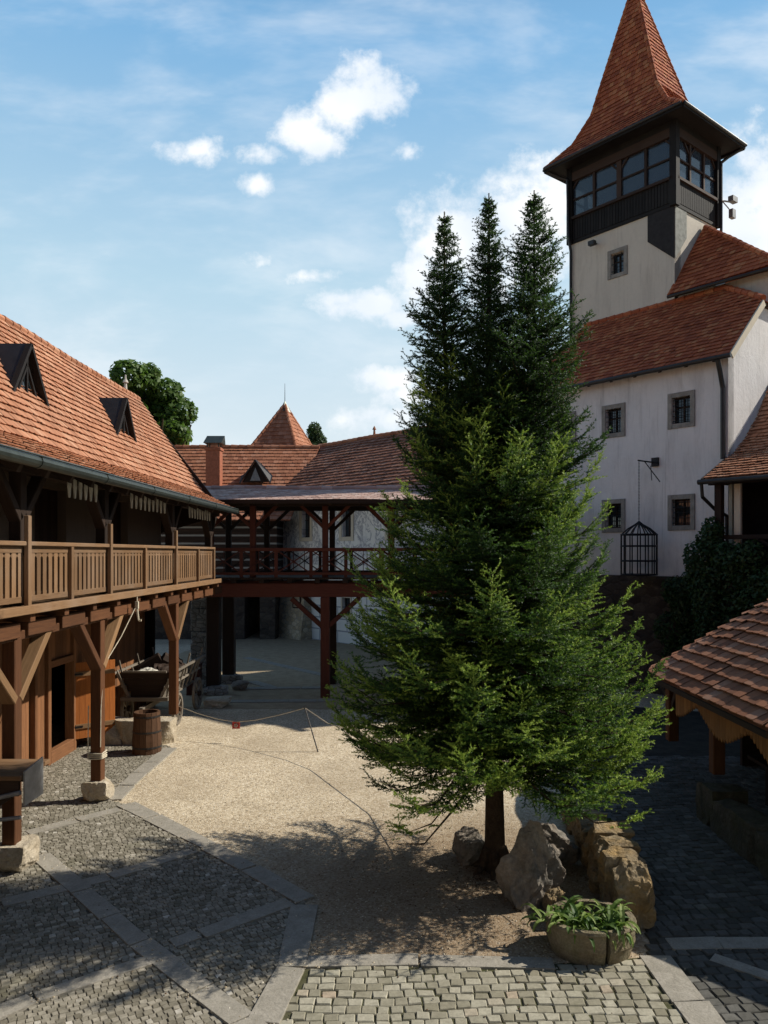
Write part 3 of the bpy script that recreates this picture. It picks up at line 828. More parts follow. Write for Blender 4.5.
# ------------------------------------------------------------------ REAR LOG HOUSE
rh = thing('log_house', (-11, 42, 0), 'log house with orange tiled roof, red chimney and small dormer behind the footbridge', 'house')
w = MB(); w.box(-16, -6.4, 40, 48, 2.7, 6.4); w.build('wall', M['logs'], rh)
w = MB(); w.box(-16, -9.2, 40.1, 48, 0, 2.68); w.box(-8.7, -8.1, 40.1, 48, 0, 2.68); w.box(-7.3, -6.5, 40.1, 48, 0, 2.68); w.build('wall', M['masonry_dark'], rh)
w = MB(); w.box(-9.2, -8.7, 40.3, 40.36, 0, 2.2); w.build('door', M['wood_dark'], rh)
w = MB()
tiles(w, V((-16.5, 39.3, 6.15)), V((-5.6, 39.3, 6.15)), V((-16.5, 44, 10.5)), V((-4.6, 44, 10.5)), .3, .27, lift=.05, thick=.03)
w.poly([V((-16.5, 48.7, 6.15)), V((-4.6, 48.7, 6.15)), V((-4.6, 44, 10.5)), V((-16.5, 44, 10.5))])
rf = w.build('roof', M['tile_rear'], rh)
w = MB(); ridge_caps(w, V((-16.5, 44, 10.52)), V((-4.6, 44, 10.52)), .13, .45); w.build('ridge_caps', M['tile_rear'], rf)
w = MB(); w.box(-10.34, -9.58, 40.95, 41.6, 6.5, 10.12); w.box(-10.39, -9.53, 40.9, 41.66, 9.96, 10.13); ch = w.build('chimney', M['chimney'], rf, .02)
w = MB()
for sx in (-10.26, -9.66):
    for sy in (41.02, 41.53): w.box(sx-.03, sx+.03, sy-.03, sy+.03, 10.13, 10.36)
w.prism([V((-10.42, 40.75, 10.34)), V((-10.34, 41.27, 10.78)), V((-10.42, 41.8, 10.34))], V((.95, 0, 0)))
w.build('chimney_cap', M['gutter'], ch)
def small_dormer(px, Yf):
    a = P(px, 459, Yf); zb = P(px, 482, Yf).z; hw = .72
    f = MB()
    for s in (-1, 1):
        f.prism([a, V((a.x+s*(hw+.12), Yf, zb-.05)), V((a.x+s*(hw+.12), Yf+.6, zb+.4)), V((a.x, Yf+1.6, a.z))], V((-s*.03, 0, -.05)))
    d = f.build('dormer', M['metal_dark'], rh)
    p = MB(); p.poly([V((a.x-hw, Yf+.15, zb)), V((a.x+hw, Yf+.15, zb)), V((a.x, Yf+.15, a.z-.1))]); p.build('window', M['wood_dark'], d)
    p = MB(); p.poly([V((a.x-.28, Yf+.10, zb+.08)), V((a.x+.28, Yf+.10, zb+.08)), V((a.x, Yf+.10, zb+.78))]); p.build('pane', M['metal_grey'], d)
small_dormer(255, 41.0)
# pyramid roofed turret
tu = thing('pyramid_tower', (-7.7, 54, 0), 'square tower with pointed orange pyramid roof and spike behind the log house', 'tower')
ax, ay, az = -8.15, 54.5, 15.0
cr = [V((-11.5, 52.2, 9.9)), V((-6.5, 51.2, 9.9)), V((-5.0, 56.8, 9.9)), V((-9.6, 57.6, 9.9))]
ap = V((ax, ay, az)); w = MB()
for i in range(4): tiles(w, cr[i], cr[(i+1) % 4], ap, ap, .34, .3, lift=.05, thick=.03)
rf = w.build('roof', M['tile_rear'], tu)
w = MB()
for i in range(4): ridge_caps(w, cr[i], ap, .12, .45)
w.build('ridge_caps', M['tile_rear'], rf)
w = MB(); w.cyl((ax, ay, az-.55), (ax, ay, az+.25), .42, .03, 4); w.cyl((ax, ay, az), (ax, ay, az+1.5), .03, .012, 5); w.build('spike', M['gutter'], tu)
w = MB(); w.box(-10, -5.8, 52.3, 56.6, 0, 9.9); w.build('wall', M['plaster_cream'], tu)

# ------------------------------------------------------------------ PAINTED HOUSE
sg = thing('painted_house', (-2, 40, 0), 'white house with faded figure paintings and a rubble stone base behind the footbridge', 'house')
S0 = V((-6.7, 42.5, 0)); fd = V((.68, -.733, 0)).normalized(); sn = V((-.733, -.68, 0)).normalized()
SP = lambda s, b, z: S0+fd*s-sn*b+V((0,0,z))
wins = [(2.56, 6.05), (5.96, 6.03), (9.4, 6.03)]; low = [(5.96, 1.85), (9.4, 1.85)]
w = MB(); wall_holes(w, S0, fd, sn, 15, 0, 8.25, .3, [(s-.33, s+.33, z-.75, z+.75) for s, z in wins]+[(s-.3, s+.3, z-.45, z+.45) for s, z in low])
w.poly([SP(0,0,0), SP(0,6,0), SP(0,6,8.25), SP(0,3,10.6), SP(0,0,8.25)]); w.poly([SP(15,0,0), SP(15,6,0), SP(15,6,8.25), SP(15,3,10.6), SP(15,0,8.25)])
w.build('wall', M['sgraffito'], sg)
for s, z in wins: window(sg, SP(s, 0, z), fd, sn, 1.15, 1.85, .2, M['plaster_cream'], .22, None)
for s, z in low: window(sg, SP(s, 0, z), fd, sn, .85, 1.1, .12, M['plaster_cream'], .2, None)
w = MB()
for i in range(8):
    pass
pb = [(-.6, .45), (3.1, .75)]
base = [SP(-.7, -.75, 0), SP(3.1, -.75, 0), SP(3.1, .1, 0), SP(-.7, .1, 0)]; topp = [SP(-.55, -.35, 2.65), SP(3.0, -.35, 2.65), SP(3.0, .1, 2.65), SP(-.55, .1, 2.65)]
for i in range(4):
    j = (i+1) % 4; w.poly([base[i], base[j], topp[j], topp[i]])
w.poly(topp); w.build('stone_base', M['masonry'], sg)
window(sg, SP(2.4, -.48, 2.0), fd, sn, .7, .8, .06, M['wood_dark'], .12, None)
w = MB()
tiles(w, SP(-.3, -1.25, 7.35), SP(15, -1.25, 7.35), SP(-.3, 3, 10.65), SP(15, 3, 10.65), .3, .26, lift=.06, thick=.03)
w.poly([SP(-.3, 6.5, 7.95), SP(15, 6.5, 7.95), SP(15, 3, 10.65), SP(-.3, 3, 10.65)])
rf = w.build('roof', M['tile_brown'], sg)
w = MB(); ridge_caps(w, SP(-.3, 3, 10.68), SP(15, 3, 10.68), .13, .45); ridge_caps(w, SP(-.3, -1.25, 7.38), SP(-.3, 3, 10.68), .12, .4); w.build('ridge_caps', M['tile_rear'], rf)
w = MB()
for s in (4.6, 9.0):
    q = SP(s, 3, 10.75); w.cyl(q, q+V((0,0,.35)), .08, .05); w.cyl(q+V((0,0,.35)), q+V((0,0,.55)), .11, .01)
w.build('finial', M['tile_rear'], rf)

# ------------------------------------------------------------------ PALACE + TOWER
Kp = V((9.76, 22.9, 0)); dA = V((-.641, .768, 0)).normalized(); eA = V((.768, .641, 0)).normalized()
T = lambda a, t, z: Kp+dA*a+eA*t+V((0,0,z))
nF = -eA
pal = thing('palace_wing', T(4, 2, 0), 'tall white plastered palace wing with barred windows and dark red roof at right', 'building')
wu = [(1.51, 8.97), (3.99, 8.95), (6.0, 8.95)]; wl_ = [(1.51, 5.77), (3.99, 5.75), (6.0, 5.75)]
w = MB(); wall_holes(w, T(0,0,0), dA, nF, 8.5, 3.75, 10.55, .35, [(a-.31, a+.31, z-.42, z+.42) for a, z in wu+wl_])
gp = [(0, 3.75), (5.2, 3.75), (5.2, 10.3), (3.55, 12.25), (1.69, 12.25), (0, 10.5)]
w.poly([T(0, t, z) for t, z in gp]); w.poly([T(8.5, t, z) for t, z in ((0,3.75),(5.2,3.75),(5.2,10.3),(0,10.5))])
w.poly([T(0,5.2,3.75), T(8.5,5.2,3.75), T(8.5,5.2,10.3), T(0,5.2,10.3)])
w.build('wall', M['plaster_white'], pal)
for a, z in wu+wl_: window(pal, T(a, 0, z), dA, nF, .92, 1.12, .15, None, .2, (3, 5))
# stone footing
w = MB(); w.prism([T(-.0,-.14,-.1), T(8.7,-.14,-.1), T(8.7,.4,-.1), T(0,.4,-.1)], V((0,0,3.86))); w.build('stone_base', M['masonry_dark'], pal)
rt = MB()
ev = -.35; ez = 10.32
tiles(rt, T(8.9, ev, ez), T(-.25, ev, ez), T(8.9-1.2, 1.69, 12.33), T(-.25, 1.69, 12.33), .2, .19, lift=.045, jit=.008, band=.1)
tiles(rt, T(8.9-1.2, 1.69, 12.33), T(-.25, 1.69, 12.33), T(7.1, 2.6, 13.3), T(1.44, 2.6, 13.3), .2, .19, lift=.045, jit=.008, band=.1)
rt.poly([T(8.9, ev, ez), T(7.1, 2.6, 13.3), T(8.9, 5.5, ez)], .5)
rt.poly([T(8.9, 5.5, ez), T(7.1, 2.6, 13.3), T(1.44, 2.6, 13.3), T(-.25, 3.55, 12.3), T(-.25, 5.5, ez)], .5)
rt.poly([T(-.25, 1.69, 12.33), T(1.44, 2.6, 13.3), T(-.25, 3.55, 12.3)], .5)
rf = rt.build('roof', M['tile_red'], pal)
w = MB(); ridge_caps(w, T(1.44,2.6,13.34), T(7.1,2.6,13.34), .1); ridge_caps(w, T(-.25,1.69,12.36), T(1.44,2.6,13.34), .1); w.build('ridge_caps', M['tile_red'], rf)
w = MB(); under(w, [T(8.9, ev, ez), T(-.22, ev, ez), T(-.22, 1.69, 12.3), T(8.0, 1.69, 12.3)], .05)
for i in range(10): w.beam(T(.3+i*.9, ev+.04, ez-.07), T(.3+i*.9, .3, ez+.5), .1, .13)
w.build('soffit', M['wood_dark'], pal)
w = MB(); w.beam(T(-.28, ev, ez-.06), T(-.28, 1.69, 12.23), .05, .2); w.build('verge_board', M['plaster_cream'], rf)
w = MB(); w.cyl(T(-.3, ev-.07, ez-.05), T(8.9, ev-.07, ez-.05), .07, n=10)
w.tube([T(.12, ev-.05, ez-.1), T(.12, -.25, ez-.45), T(.12, -.09, ez-.9), T(.12, -.09, 7.3)], .075, n=8)
w.build('gutter', M['metal_dark'], pal)
# upper roof wing right of the tower
up = thing('upper_roof_wing', T(1, 4, 0), 'raised wing with steep red hipped roof leaning against the lookout tower', 'building')
w = MB(); w.prism([T(3.15,2.62,10.6), T(.0,2.62,10.6), T(.0,6.6,10.6), T(3.15,6.6,10.6)], V((0,0,2.9))); w.build('wall', M['plaster_tower'], up)
w = MB()
A_, B_, D_ = T(3.3, 2.25, 13.5), T(-.55, 2.25, 13.5), T(3.15, 4.45, 16.4)
tiles(w, A_, B_, D_, D_, .22, .2, lift=.045, jit=.008, band=.1)
w.poly([B_, T(-.55, 7, 13.5), D_], .5); w.poly([T(-.55, 7, 13.5), T(3.15, 7, 13.5), D_], .5)
rf = w.build('roof', M['tile_red'], up)
w = MB(); ridge_caps(w, B_, D_, .1); ridge_caps(w, A_, D_, .05, .2); w.build('ridge_caps', M['tile_red'], rf)
w = MB(); under(w, [A_, B_, D_], .06); w.cyl(A_+V((0,0,-.08))+nF*.07, B_+V((0,0,-.08))+nF*.07, .06, n=8); w.build('gutter', M['metal_dark'], up)
# lookout tower
tw = thing('lookout_tower', T(5.5, 4.1, 0), 'square lookout tower with glazed dark wooden lantern and steep flared red roof', 'tower')
TA0, TA1, TT0, TT1, ZL = 3.24, 7.72, 2.54, 5.42, 16.68
w = MB()
wall_holes(w, T(TA0, TT0, 0), dA, nF, TA1-TA0, 3, ZL, .4, [(5.57-TA0-.28, 5.57-TA0+.28, 15.35-.38, 15.35+.38)])
w.poly([T(TA0,TT0,3), T(TA0,TT1,3), T(TA0,TT1,ZL), T(TA0,TT0,ZL)]); w.poly([T(TA1,TT0,3), T(TA1,TT1,3), T(TA1,TT1,ZL), T(TA1,TT0,ZL)]); w.poly([T(TA0,TT1,3), T(TA1,TT1,3), T(TA1,TT1,ZL), T(TA0,TT1,ZL)])
w.build('wall', M['plaster_tower'], tw)
window(tw, T(5.57, TT0, 15.35), dA, nF, .86, 1.08, .15, None, .2, (2, 3))
w = MB(); w.prism([T(TA0+.0,TT0-.012,ZL), T(TA0+1.05,TT0-.012,ZL), T(TA0+1.05,TT0-.012,ZL-.95), T(TA0+.0,TT0-.012,ZL-1.85)], nF*.02); w.build('corner_patch', M['patch_dark'], tw)
w = MB(); w.prism([T(TA0-.012,TT0,ZL), T(TA0-.012,TT0+.75,ZL), T(TA0-.012,TT0+.75,ZL-.95), T(TA0-.012,TT0,ZL-1.85)], -dA*.02); w.build('corner_patch', M['patch_grey'], tw)  # flat grey polygon on the tower's side face, below the lantern
# lantern
corners = [(TA0, TT0), (TA1, TT0), (TA1, TT1), (TA0, TT1)]
w = MB(); w.prism([T(a, t, ZL+.0) for a, t in ((TA0-.05,TT0-.05),(TA1+.05,TT0-.05),(TA1+.05,TT1+.05),(TA0-.05,TT1+.05))], V((0,0,.12))); w.build('floor', M['wood_black'], tw)
for a, t in corners:
    w = MB(); w.beam(T(a, t, ZL), T(a, t, 19.75), .26, .26, eA); w.build('corner_post', M['wood_black'], tw, .01)
w = MB(); w.prism([T(a, t, 19.4) for a, t in ((TA0-.1,TT0-.1),(TA1+.1,TT0-.1),(TA1+.1,TT1+.1),(TA0-.1,TT1+.1))], V((0,0,.3))); w.build('ceiling', M['wood_black'], tw)
for i in range(4):
    c0 = T(*corners[i], 0); c1 = T(*corners[(i+1) % 4], 0); U = (c1-c0); L = U.length; U.normalize(); N = V((U.y, -U.x, 0))
    if N.dot(c0-T(5.55, 4.1, 0)) < 0: N = -N
    pan = MB(); x = .14
    while x < L-.14:
        pan.obox(c0+U*(x+.06)+N*.03+V((0,0,ZL+.55)), U, N, V((0,0,1)), .053, .02, .40); x += .125
    pan.obox(c0+U*(L/2)+N*.01+V((0,0,ZL+.55)), U, N, V((0,0,1)), L/2-.13, .012, .42)
    pn = pan.build('balustrade', M['wood_black'], tw)
    fr = MB(); gl = MB()
    fr.obox(c0+U*(L/2)+N*.04+V((0,0,ZL+.99)), U, N, V((0,0,1)), L/2, .09, .05)
    fr.obox(c0+U*(L/2)+N*.02+V((0,0,19.28)), U, N, V((0,0,1)), L/2, .09, .16)
    fr.obox(c0+U*(L/2)+N*.0+V((0,0,ZL+1.72)), U, N, V((0,0,1)), L/2, .04, .032)
    nb = 4 if L > 4 else 3
    for k in range(nb+1):
        x = L*k/nb; wd = .1 if (nb == 4 and k == 2) else .05
        if 0 < k < nb: fr.obox(c0+U*x+V((0,0,ZL+1.8)), U, N, V((0,0,1)), wd, .06, .8)
    for k in range(nb):   # arched heads
        for s in (-1, 1):
            xc = L*(k+.5)/nb+s*(L/nb/2-.16)
            if (k % 2 == 0 and s < 0) or (k % 2 == 1 and s > 0):
                fr.beam(c0+U*(xc-s*.2)+V((0,0,19.12)), c0+U*(xc+s*.12)+V((0,0,18.78)), .06, .08, N)
    fr.build('window_frame', M['wood_sash'], tw)
    for k in range(nb):
        gl.obox(c0+U*(L*(k+.5)/nb)-N*.02+V((0,0,ZL+1.74)), U, N, V((0,0,1)), L/nb/2-.05, .004, .72)
    gl.build('pane', M['glass_thin'], tw)
cen = T((TA0+TA1)/2, (TT0+TT1)/2, 0); ap = T((TA0+TA1)/2+.3, (TT0+TT1)/2, 26.35)
oh = .72
ec = [T(TA0-oh, TT0-oh, 19.7), T(TA1+oh, TT0-oh, 19.7), T(TA1+oh, TT1+oh, 19.7), T(TA0-oh, TT1+oh, 19.7)]
cs = cen+dA*.26; bc = [cs.lerp(V((p.x, p.y, 0)), .47)+V((0,0,21.65)) for p in ec]; bc = [V((p.x, p.y, 21.65)) for p in bc]
mc = [V(((e.x+b.x)/2+(cen.x-e.x)*.05, (e.y+b.y)/2+(cen.y-e.y)*.05, 20.52)) for e, b in zip(ec, bc)]
tc_ = [ap.lerp(V((b.x, b.y, ap.z)), .05) for b in bc]
w = MB(); rc = MB(); so = MB()
for i in range(4):
    j = (i+1) % 4
    tiles(w, ec[i], ec[j], mc[i], mc[j], .2, .19, lift=.045); tiles(w, mc[i], mc[j], bc[i], bc[j], .2, .19, lift=.045); tiles(w, bc[i], bc[j], tc_[i], tc_[j], .2, .19, lift=.045)
    ridge_caps(rc, ec[i], mc[i], .09, .3); ridge_caps(rc, mc[i], bc[i], .09, .3); ridge_caps(rc, bc[i], tc_[i], .09, .3)
    so.beam(ec[i]-V((0,0,.05)), ec[j]-V((0,0,.05)), .1, .16)
rf = w.build('roof', M['tile_red'], tw); rc.build('ridge_caps', M['tile_red'], rf)
so.poly([p-V((0,0,.04)) for p in ec]); so.build('soffit', M['wood_black'], tw)
w = MB(); w.cyl(ap-V((0,0,.45)), ap+V((0,0,.2)), .28, .12, 8); w.build('roof_cap', M['metal_dark'], tw)
w = MB()
for i in range(4):
    j = (i+1) % 4; o = (ec[i]+ec[j])/2-cen; o.z = 0; o.normalize(); w.cyl(ec[i]+o*.07, ec[j]+o*.07, .06, n=8)
q = T(TA1, TT0, 0)
w.tube([ec[1]-V((0,0,.05)), T(TA1+.3, TT0-.35, 19.35), T(TA1+.02, TT0-.2, 19.2), T(TA1-.02, TT0-.18, 16.9), T(TA1-.05, TT0-.08, 16.4), T(TA1-.05, TT0-.08, 8)], .055, n=8)
q = T(TA0, TT1, 0)
w.tube([ec[3]-V((0,0,.05)), T(TA0-.3, TT1+.3, 19.3), T(TA0-.15, TT1+.1, 19.1), T(TA0-.15, TT1+.1, 16)], .055, n=8)
w.build('gutter', M['metal_dark'], tw)
w = MB(); q = T(TA0-.2, TT1+.05, 17.65)
w.tube([q, q+eA*.35-dA*.15], .03); w.obox(q+eA*.45-dA*.2+V((0,0,.1)), eA, dA, V((0,0,1)), .18, .1, .1); w.obox(q+eA*.4-dA*.2+V((0,0,-.45)), eA, dA, V((0,0,1)), .12, .08, .16); w.tube([q, q+eA*.4-dA*.2+V((0,0,-.4))], .02)
w.build('floodlight', M['metal_grey'], tw)
w = MB(); q = T(6.5, TT0, 16.35); w.tube([q, q+nF*.25], .025); w.obox(q+nF*.3-V((0,0,.05)), dA, nF, V((0,0,1)), .13, .09, .08); w.build('floodlight', M['metal_dark'], tw)
# slate roof house far right
sl = thing('slate_roofed_house', (22, 46, 0), 'sliver of dark slate roof behind the tower at the right edge', 'house')
w = MB(); w.box(20, 32, 44, 52, 0, 19); w.build('wall', M['plaster_tower'], sl)
w = MB(); w.prism([V((19.5, 43.6, 19)), V((19.5, 52.4, 19)), V((20.5, 48, 22.8))], V((14, 0, 1.2))); w.build('roof', M['slate'], sl)

# gallery wing at the right
gw = thing('gallery_wing', T(-3, 1, 0), 'low gallery wing with flared tiled roof and dark cross railing at the right edge', 'building')
prof = [(-1.45, 6.60), (-.6, 7.02), (.3, 7.46), (1.0, 7.98), (1.8, 8.75), (2.75, 10.0), (3.6, 9.2)]
w = MB()
for (t0, z0), (t1, z1) in zip(prof[:-1], prof[1:]):
    tiles(w, T(-.02, t0, z0), T(-7, t0, z0), T(-.02, t1, z1), T(-7, t1, z1), .19, .19, lift=.05, jit=.01, thick=.025)
rf = w.build('roof', M['tile_left'], gw)
w = MB(); w.beam(T(.03, -1.45, 6.56), T(.03, .0, 7.28), .06, .14)
for a in (0, -2.5, -5): w.beam(T(a-.25, -1.0, 3.9), T(a-.25, -1.0, 6.6), .2, .2, eA)
w.beam(T(.03, -1.05, 6.55), T(-7, -1.05, 6.55), .16, .2); w.beam(T(0, -1.08, 4.95), T(-7, -1.08, 4.95), .08, .12); w.beam(T(0, -1.08, 4.0), T(-7, -1.08, 4.0), .3, .3)
for i in range(6):
    a = -.3-i*1.1; w.beam(T(a, -1.08, 4.15), T(a-1.1, -1.08, 4.9), .05, .08); w.beam(T(a, -1.05, 4.9), T(a-1.1, -1.05, 4.15), .05, .08)
w.build('timber_frame', M['wood_dark'], gw, .006)
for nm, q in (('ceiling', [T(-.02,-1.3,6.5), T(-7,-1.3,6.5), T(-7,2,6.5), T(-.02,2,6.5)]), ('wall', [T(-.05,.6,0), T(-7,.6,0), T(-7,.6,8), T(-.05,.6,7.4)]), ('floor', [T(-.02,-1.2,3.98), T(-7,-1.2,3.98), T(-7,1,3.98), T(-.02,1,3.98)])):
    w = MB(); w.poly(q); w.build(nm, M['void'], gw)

w = MB(); w.obox(T(-.75,-.9,5.6), dA, eA, V((0,0,1)), .09, .05, .95); w.obox(T(-.4,-.6,5.6), dA, eA, V((0,0,1)), .05, .05, .95); w.build('pillar', M['plaster_cream'], gw)
w = MB(); w.cyl(T(.1,-1.54,6.52), T(-7,-1.54,6.52), .075, n=10); w.tube([T(.02,-1.5,6.45), T(.02,-1.45,6.1), T(-.1,-.95,5.75), T(-.1,-.3,5.6), T(-.1,-.2,3.8)], .05, n=8); w.build('gutter', M['metal_dark'], gw)
w = MB(); w.prism([T(-.0,-1.25,-.1), T(-8,-1.25,-.1), T(-8,.5,-.1), T(0,.5,-.1)], V((0,0,3.95))); w.build('stone_base', M['masonry_dark'], gw)

# iron cage on bracket
cg = thing('hanging_cage', T(2.5, -.8, 3.8), 'black iron basket cage hanging on a chain from the white palace wall', 'cage')
cc = T(2.5, -.8, 0); w = MB()
for z in (3.82, 4.25, 4.72, 5.08): w.ring(V((cc.x, cc.y, z)), .55, .026, 24)
for i in range(14):
    t = 2*math.pi*i/14; u = V((math.cos(t), math.sin(t), 0)); q = V((cc.x, cc.y, 0))
    w.cyl(q+u*.55+V((0,0,3.82)), q+u*.55+V((0,0,5.08)), .022, n=5)
    w.tube([q+u*.55+V((0,0,5.08)), q+u*.34+V((0,0,5.27)), q+u*.12+V((0,0,5.4)), q+V((0,0,5.5))], .02, n=5)
w.build('bars', M['iron'], cg)
w = MB(); w.cyl(V((cc.x, cc.y, 3.80)), V((cc.x, cc.y, 3.84)), .55, n=24); w.build('floor', M['iron'], cg)
w = MB()
z = 5.5
while z < 7.38:
    w.ring(V((cc.x, cc.y, z+.03)), .022, .007, 6, V((1,0,0)) if int(z*20) % 2 else V((0,1,0)), V((0,0,1))); z += .05
w.build('chain', M['iron'], cg)
bk = thing('iron_bracket', T(2.5, 0, 7.4), 'iron wall bracket with hooks above the hanging cage', 'bracket')
w = MB(); w.tube([T(2.5, 0, 7.42), T(2.5, -.85, 7.42)], .025); w.tube([T(2.5, -.5, 7.42), T(2.1, -.25, 6.75)], .018); w.obox(T(2.4, -.04, 7.42), dA, eA, V((0,0,1)), .12, .035, .14); w.tube([T(2.3,-.1,7.4), T(2.3,-.45,7.25), T(2.3,-.4,6.8)], .014); w.build('arm', M['iron'], bk)

# ------------------------------------------------------------------ PAVILION
pv = thing('tiled_pavilion', (8.9, 12.4, 0), 'low many sided pavilion with stepped brown tile roof and ochre fringed valance at right', 'pavilion')
pc = [(4.75, 14.6), (4.75, 10.0), (6.6, 7.9), (11.2, 7.9), (13.2, 10), (13.2, 14.9), (11.2, 17), (6.9, 17.0)]
pc = [V((x, y, 2.2)) for x, y in pc]; pa = V((8.95, 12.4, 5.4))
# round the back-left hip with extra corners
hull = [V((5.05, 15.35, 2.2)), V((4.80, 14.75, 2.2)), V((4.72, 14.1, 2.2))]+pc[1:7]+[V((7.0, 16.9, 2.2)), V((5.9, 16.3, 2.2))]
w = MB(); n = len(hull)
for i in range(n): tiles(w, hull[i], hull[(i+1) % n], pa, pa, .25, .24, .024, .060, .007, flat=True)
rf = w.build('roof', M['tile_pav'], pv)
w = MB()
for i in range(n): w.prism([hull[i]-V((0,0,.03)), hull[(i+1) % n]-V((0,0,.03)), pa-V((0,0,.03))], V((0,0,-.08)))
w.build('soffit', M['wood_dark'], pv)
pin = [pa.lerp(V((p.x, p.y, pa.z)), .93) for p in hull]
for i in (2, 3, 4):
    a = V((pin[i].x, pin[i].y, 0)); b = V((pin[(i+1) % n].x, pin[(i+1) % n].y, 0)); U = (b-a); L = U.length; U.normalize(); N = V((U.y, -U.x, 0))
    w = MB(); x = .05; per = L/max(1, round(L/2.1))
    while x < L-.03:
        ph = (x/per) % 1; ln = .30+.32*abs(math.cos(math.pi*ph))**1.3
        c = a+U*x
        w.obox(V((c.x, c.y, 2.22-ln/2)), U, N, V((0,0,1)), .046, .012, ln/2)
        w.prism([V((c.x, c.y, 2.22-ln))-U*.046-N*.011, V((c.x, c.y, 2.22-ln))+U*.046-N*.011, V((c.x, c.y, 2.22-ln-.06))-N*.011], N*.022)
        x += .1
    w.build('valance', M['wood_valance'], pv)
for (x, y) in ((5.25, 12.75), (5.25, 10.4), (5.3, 15.0), (6.9, 8.5), (10.9, 8.5), (12.6, 12), (10.9, 16.4), (7.0, 16.2)):
    w = MB(); w.box(x-.1, x+.1, y-.1, y+.1, .85, 2.45); po = w.build('post', M['wood_post'], pv, .015)
    for s in (-1, 1):
        w = MB(); w.beam((x, y+s*.08, 1.5), (x, y+s*.55, 2.1), .1, .12, (1,0,0)); w.build('brace', M['wood_dark'], po)
w = MB()
for i, (y, sy, h) in enumerate(((12.75, .40, .40), (12.1, .5, .34), (11.3, .6, .36), (10.4, .6, .34), (9.7, .5, .36))):
    add_rock(w, (5.32, y, h*.75), (.42, sy*1.25, h*1.3), 70+i, 4, 3, .05, boxy=2)
w.build('stone_plinth', M['plinth'], pv)
w = MB(); w.box(12.9, 13, 8.5, 16.5, 0, 2.6); w.build('wall', M['wood_dark'], pv)
w = MB(); w.box(7.2, 12.9, 16.2, 16.3, 0, 2.3); w.build('wall', M['wood_dark'], pv)
w = MB(); w.box(6.4, 7.3, 9.6, 14.2, .72, .78); w.box(6.5, 6.6, 10, 10.1, 0, .72); w.box(7.1, 7.2, 10, 10.1, 0, .72); w.box(6.5, 6.6, 13.6, 13.7, 0, .72); w.box(7.1, 7.2, 13.6, 13.7, 0, .72)
tag(w.build('table', M['wood_dark']), 'dark long wooden table in the shade under the pavilion roof', 'table')

# ------------------------------------------------------------------ SPRUCE
tree = thing('spruce_tree', (1.35, 10.93, 0), 'tall dense spruce with three pointed tops growing from the gravel in mid yard', 'tree')
rng = random.Random(11)
segs = []      # (p0,p1,tip0,tip1)
wood = MB()
trunk_path = [V((1.35, 10.93, -.05)), V((1.34, 10.93, 1.2)), V((1.33, 10.95, 2.8)), V((1.30, 10.97, 4.6)), V((1.28, 11.0, 6.2)), V((1.27, 11.0, 8)), V((1.27, 11.0, 9.64))]
trunk = MB(); rad = [.155, .125, .11, .09, .065, .035, .008]
for i in range(len(trunk_path)-1): trunk.cyl(trunk_path[i], trunk_path[i+1], rad[i], rad[i+1], 14, False, .5)
for k in range(7):
    t = k/7*2*math.pi; trunk.tube([V((1.35+.10*math.cos(t), 10.93+.10*math.sin(t), .32)), V((1.35+.21*math.cos(t), 10.93+.21*math.sin(t), .08)), V((1.35+.38*math.cos(t), 10.93+.38*math.sin(t), -.05))], .07, .03, 7)
def leader(x, y, top, zs, r):
    pts = [V((1.30, 10.97, zs)), V((1.3+(x-1.3)*.55, 10.97+(y-10.97)*.6, zs+.7)), V((1.3+(x-1.3)*.92, y, zs+1.7)), V((x, y, (zs+1.7+top)/2)), V((x, y, top))]
    trunk.tube(pts, r, .008, 8); return pts
LP = leader(.64, 11.12, 9.43, 4.3, .07); RP = leader(1.89, 10.85, 9.61, 4.2, .075)
trunk.build('trunk', M['bark'], tree, smooth=True)
def lerp_path(pts, z):
    for a, b in zip(pts[:-1], pts[1:]):
        if a.z <= z <= b.z: return a.lerp(b, (z-a.z)/(b.z-a.z))
    return pts[-1].copy() if z > pts[-1].z else pts[0].copy()
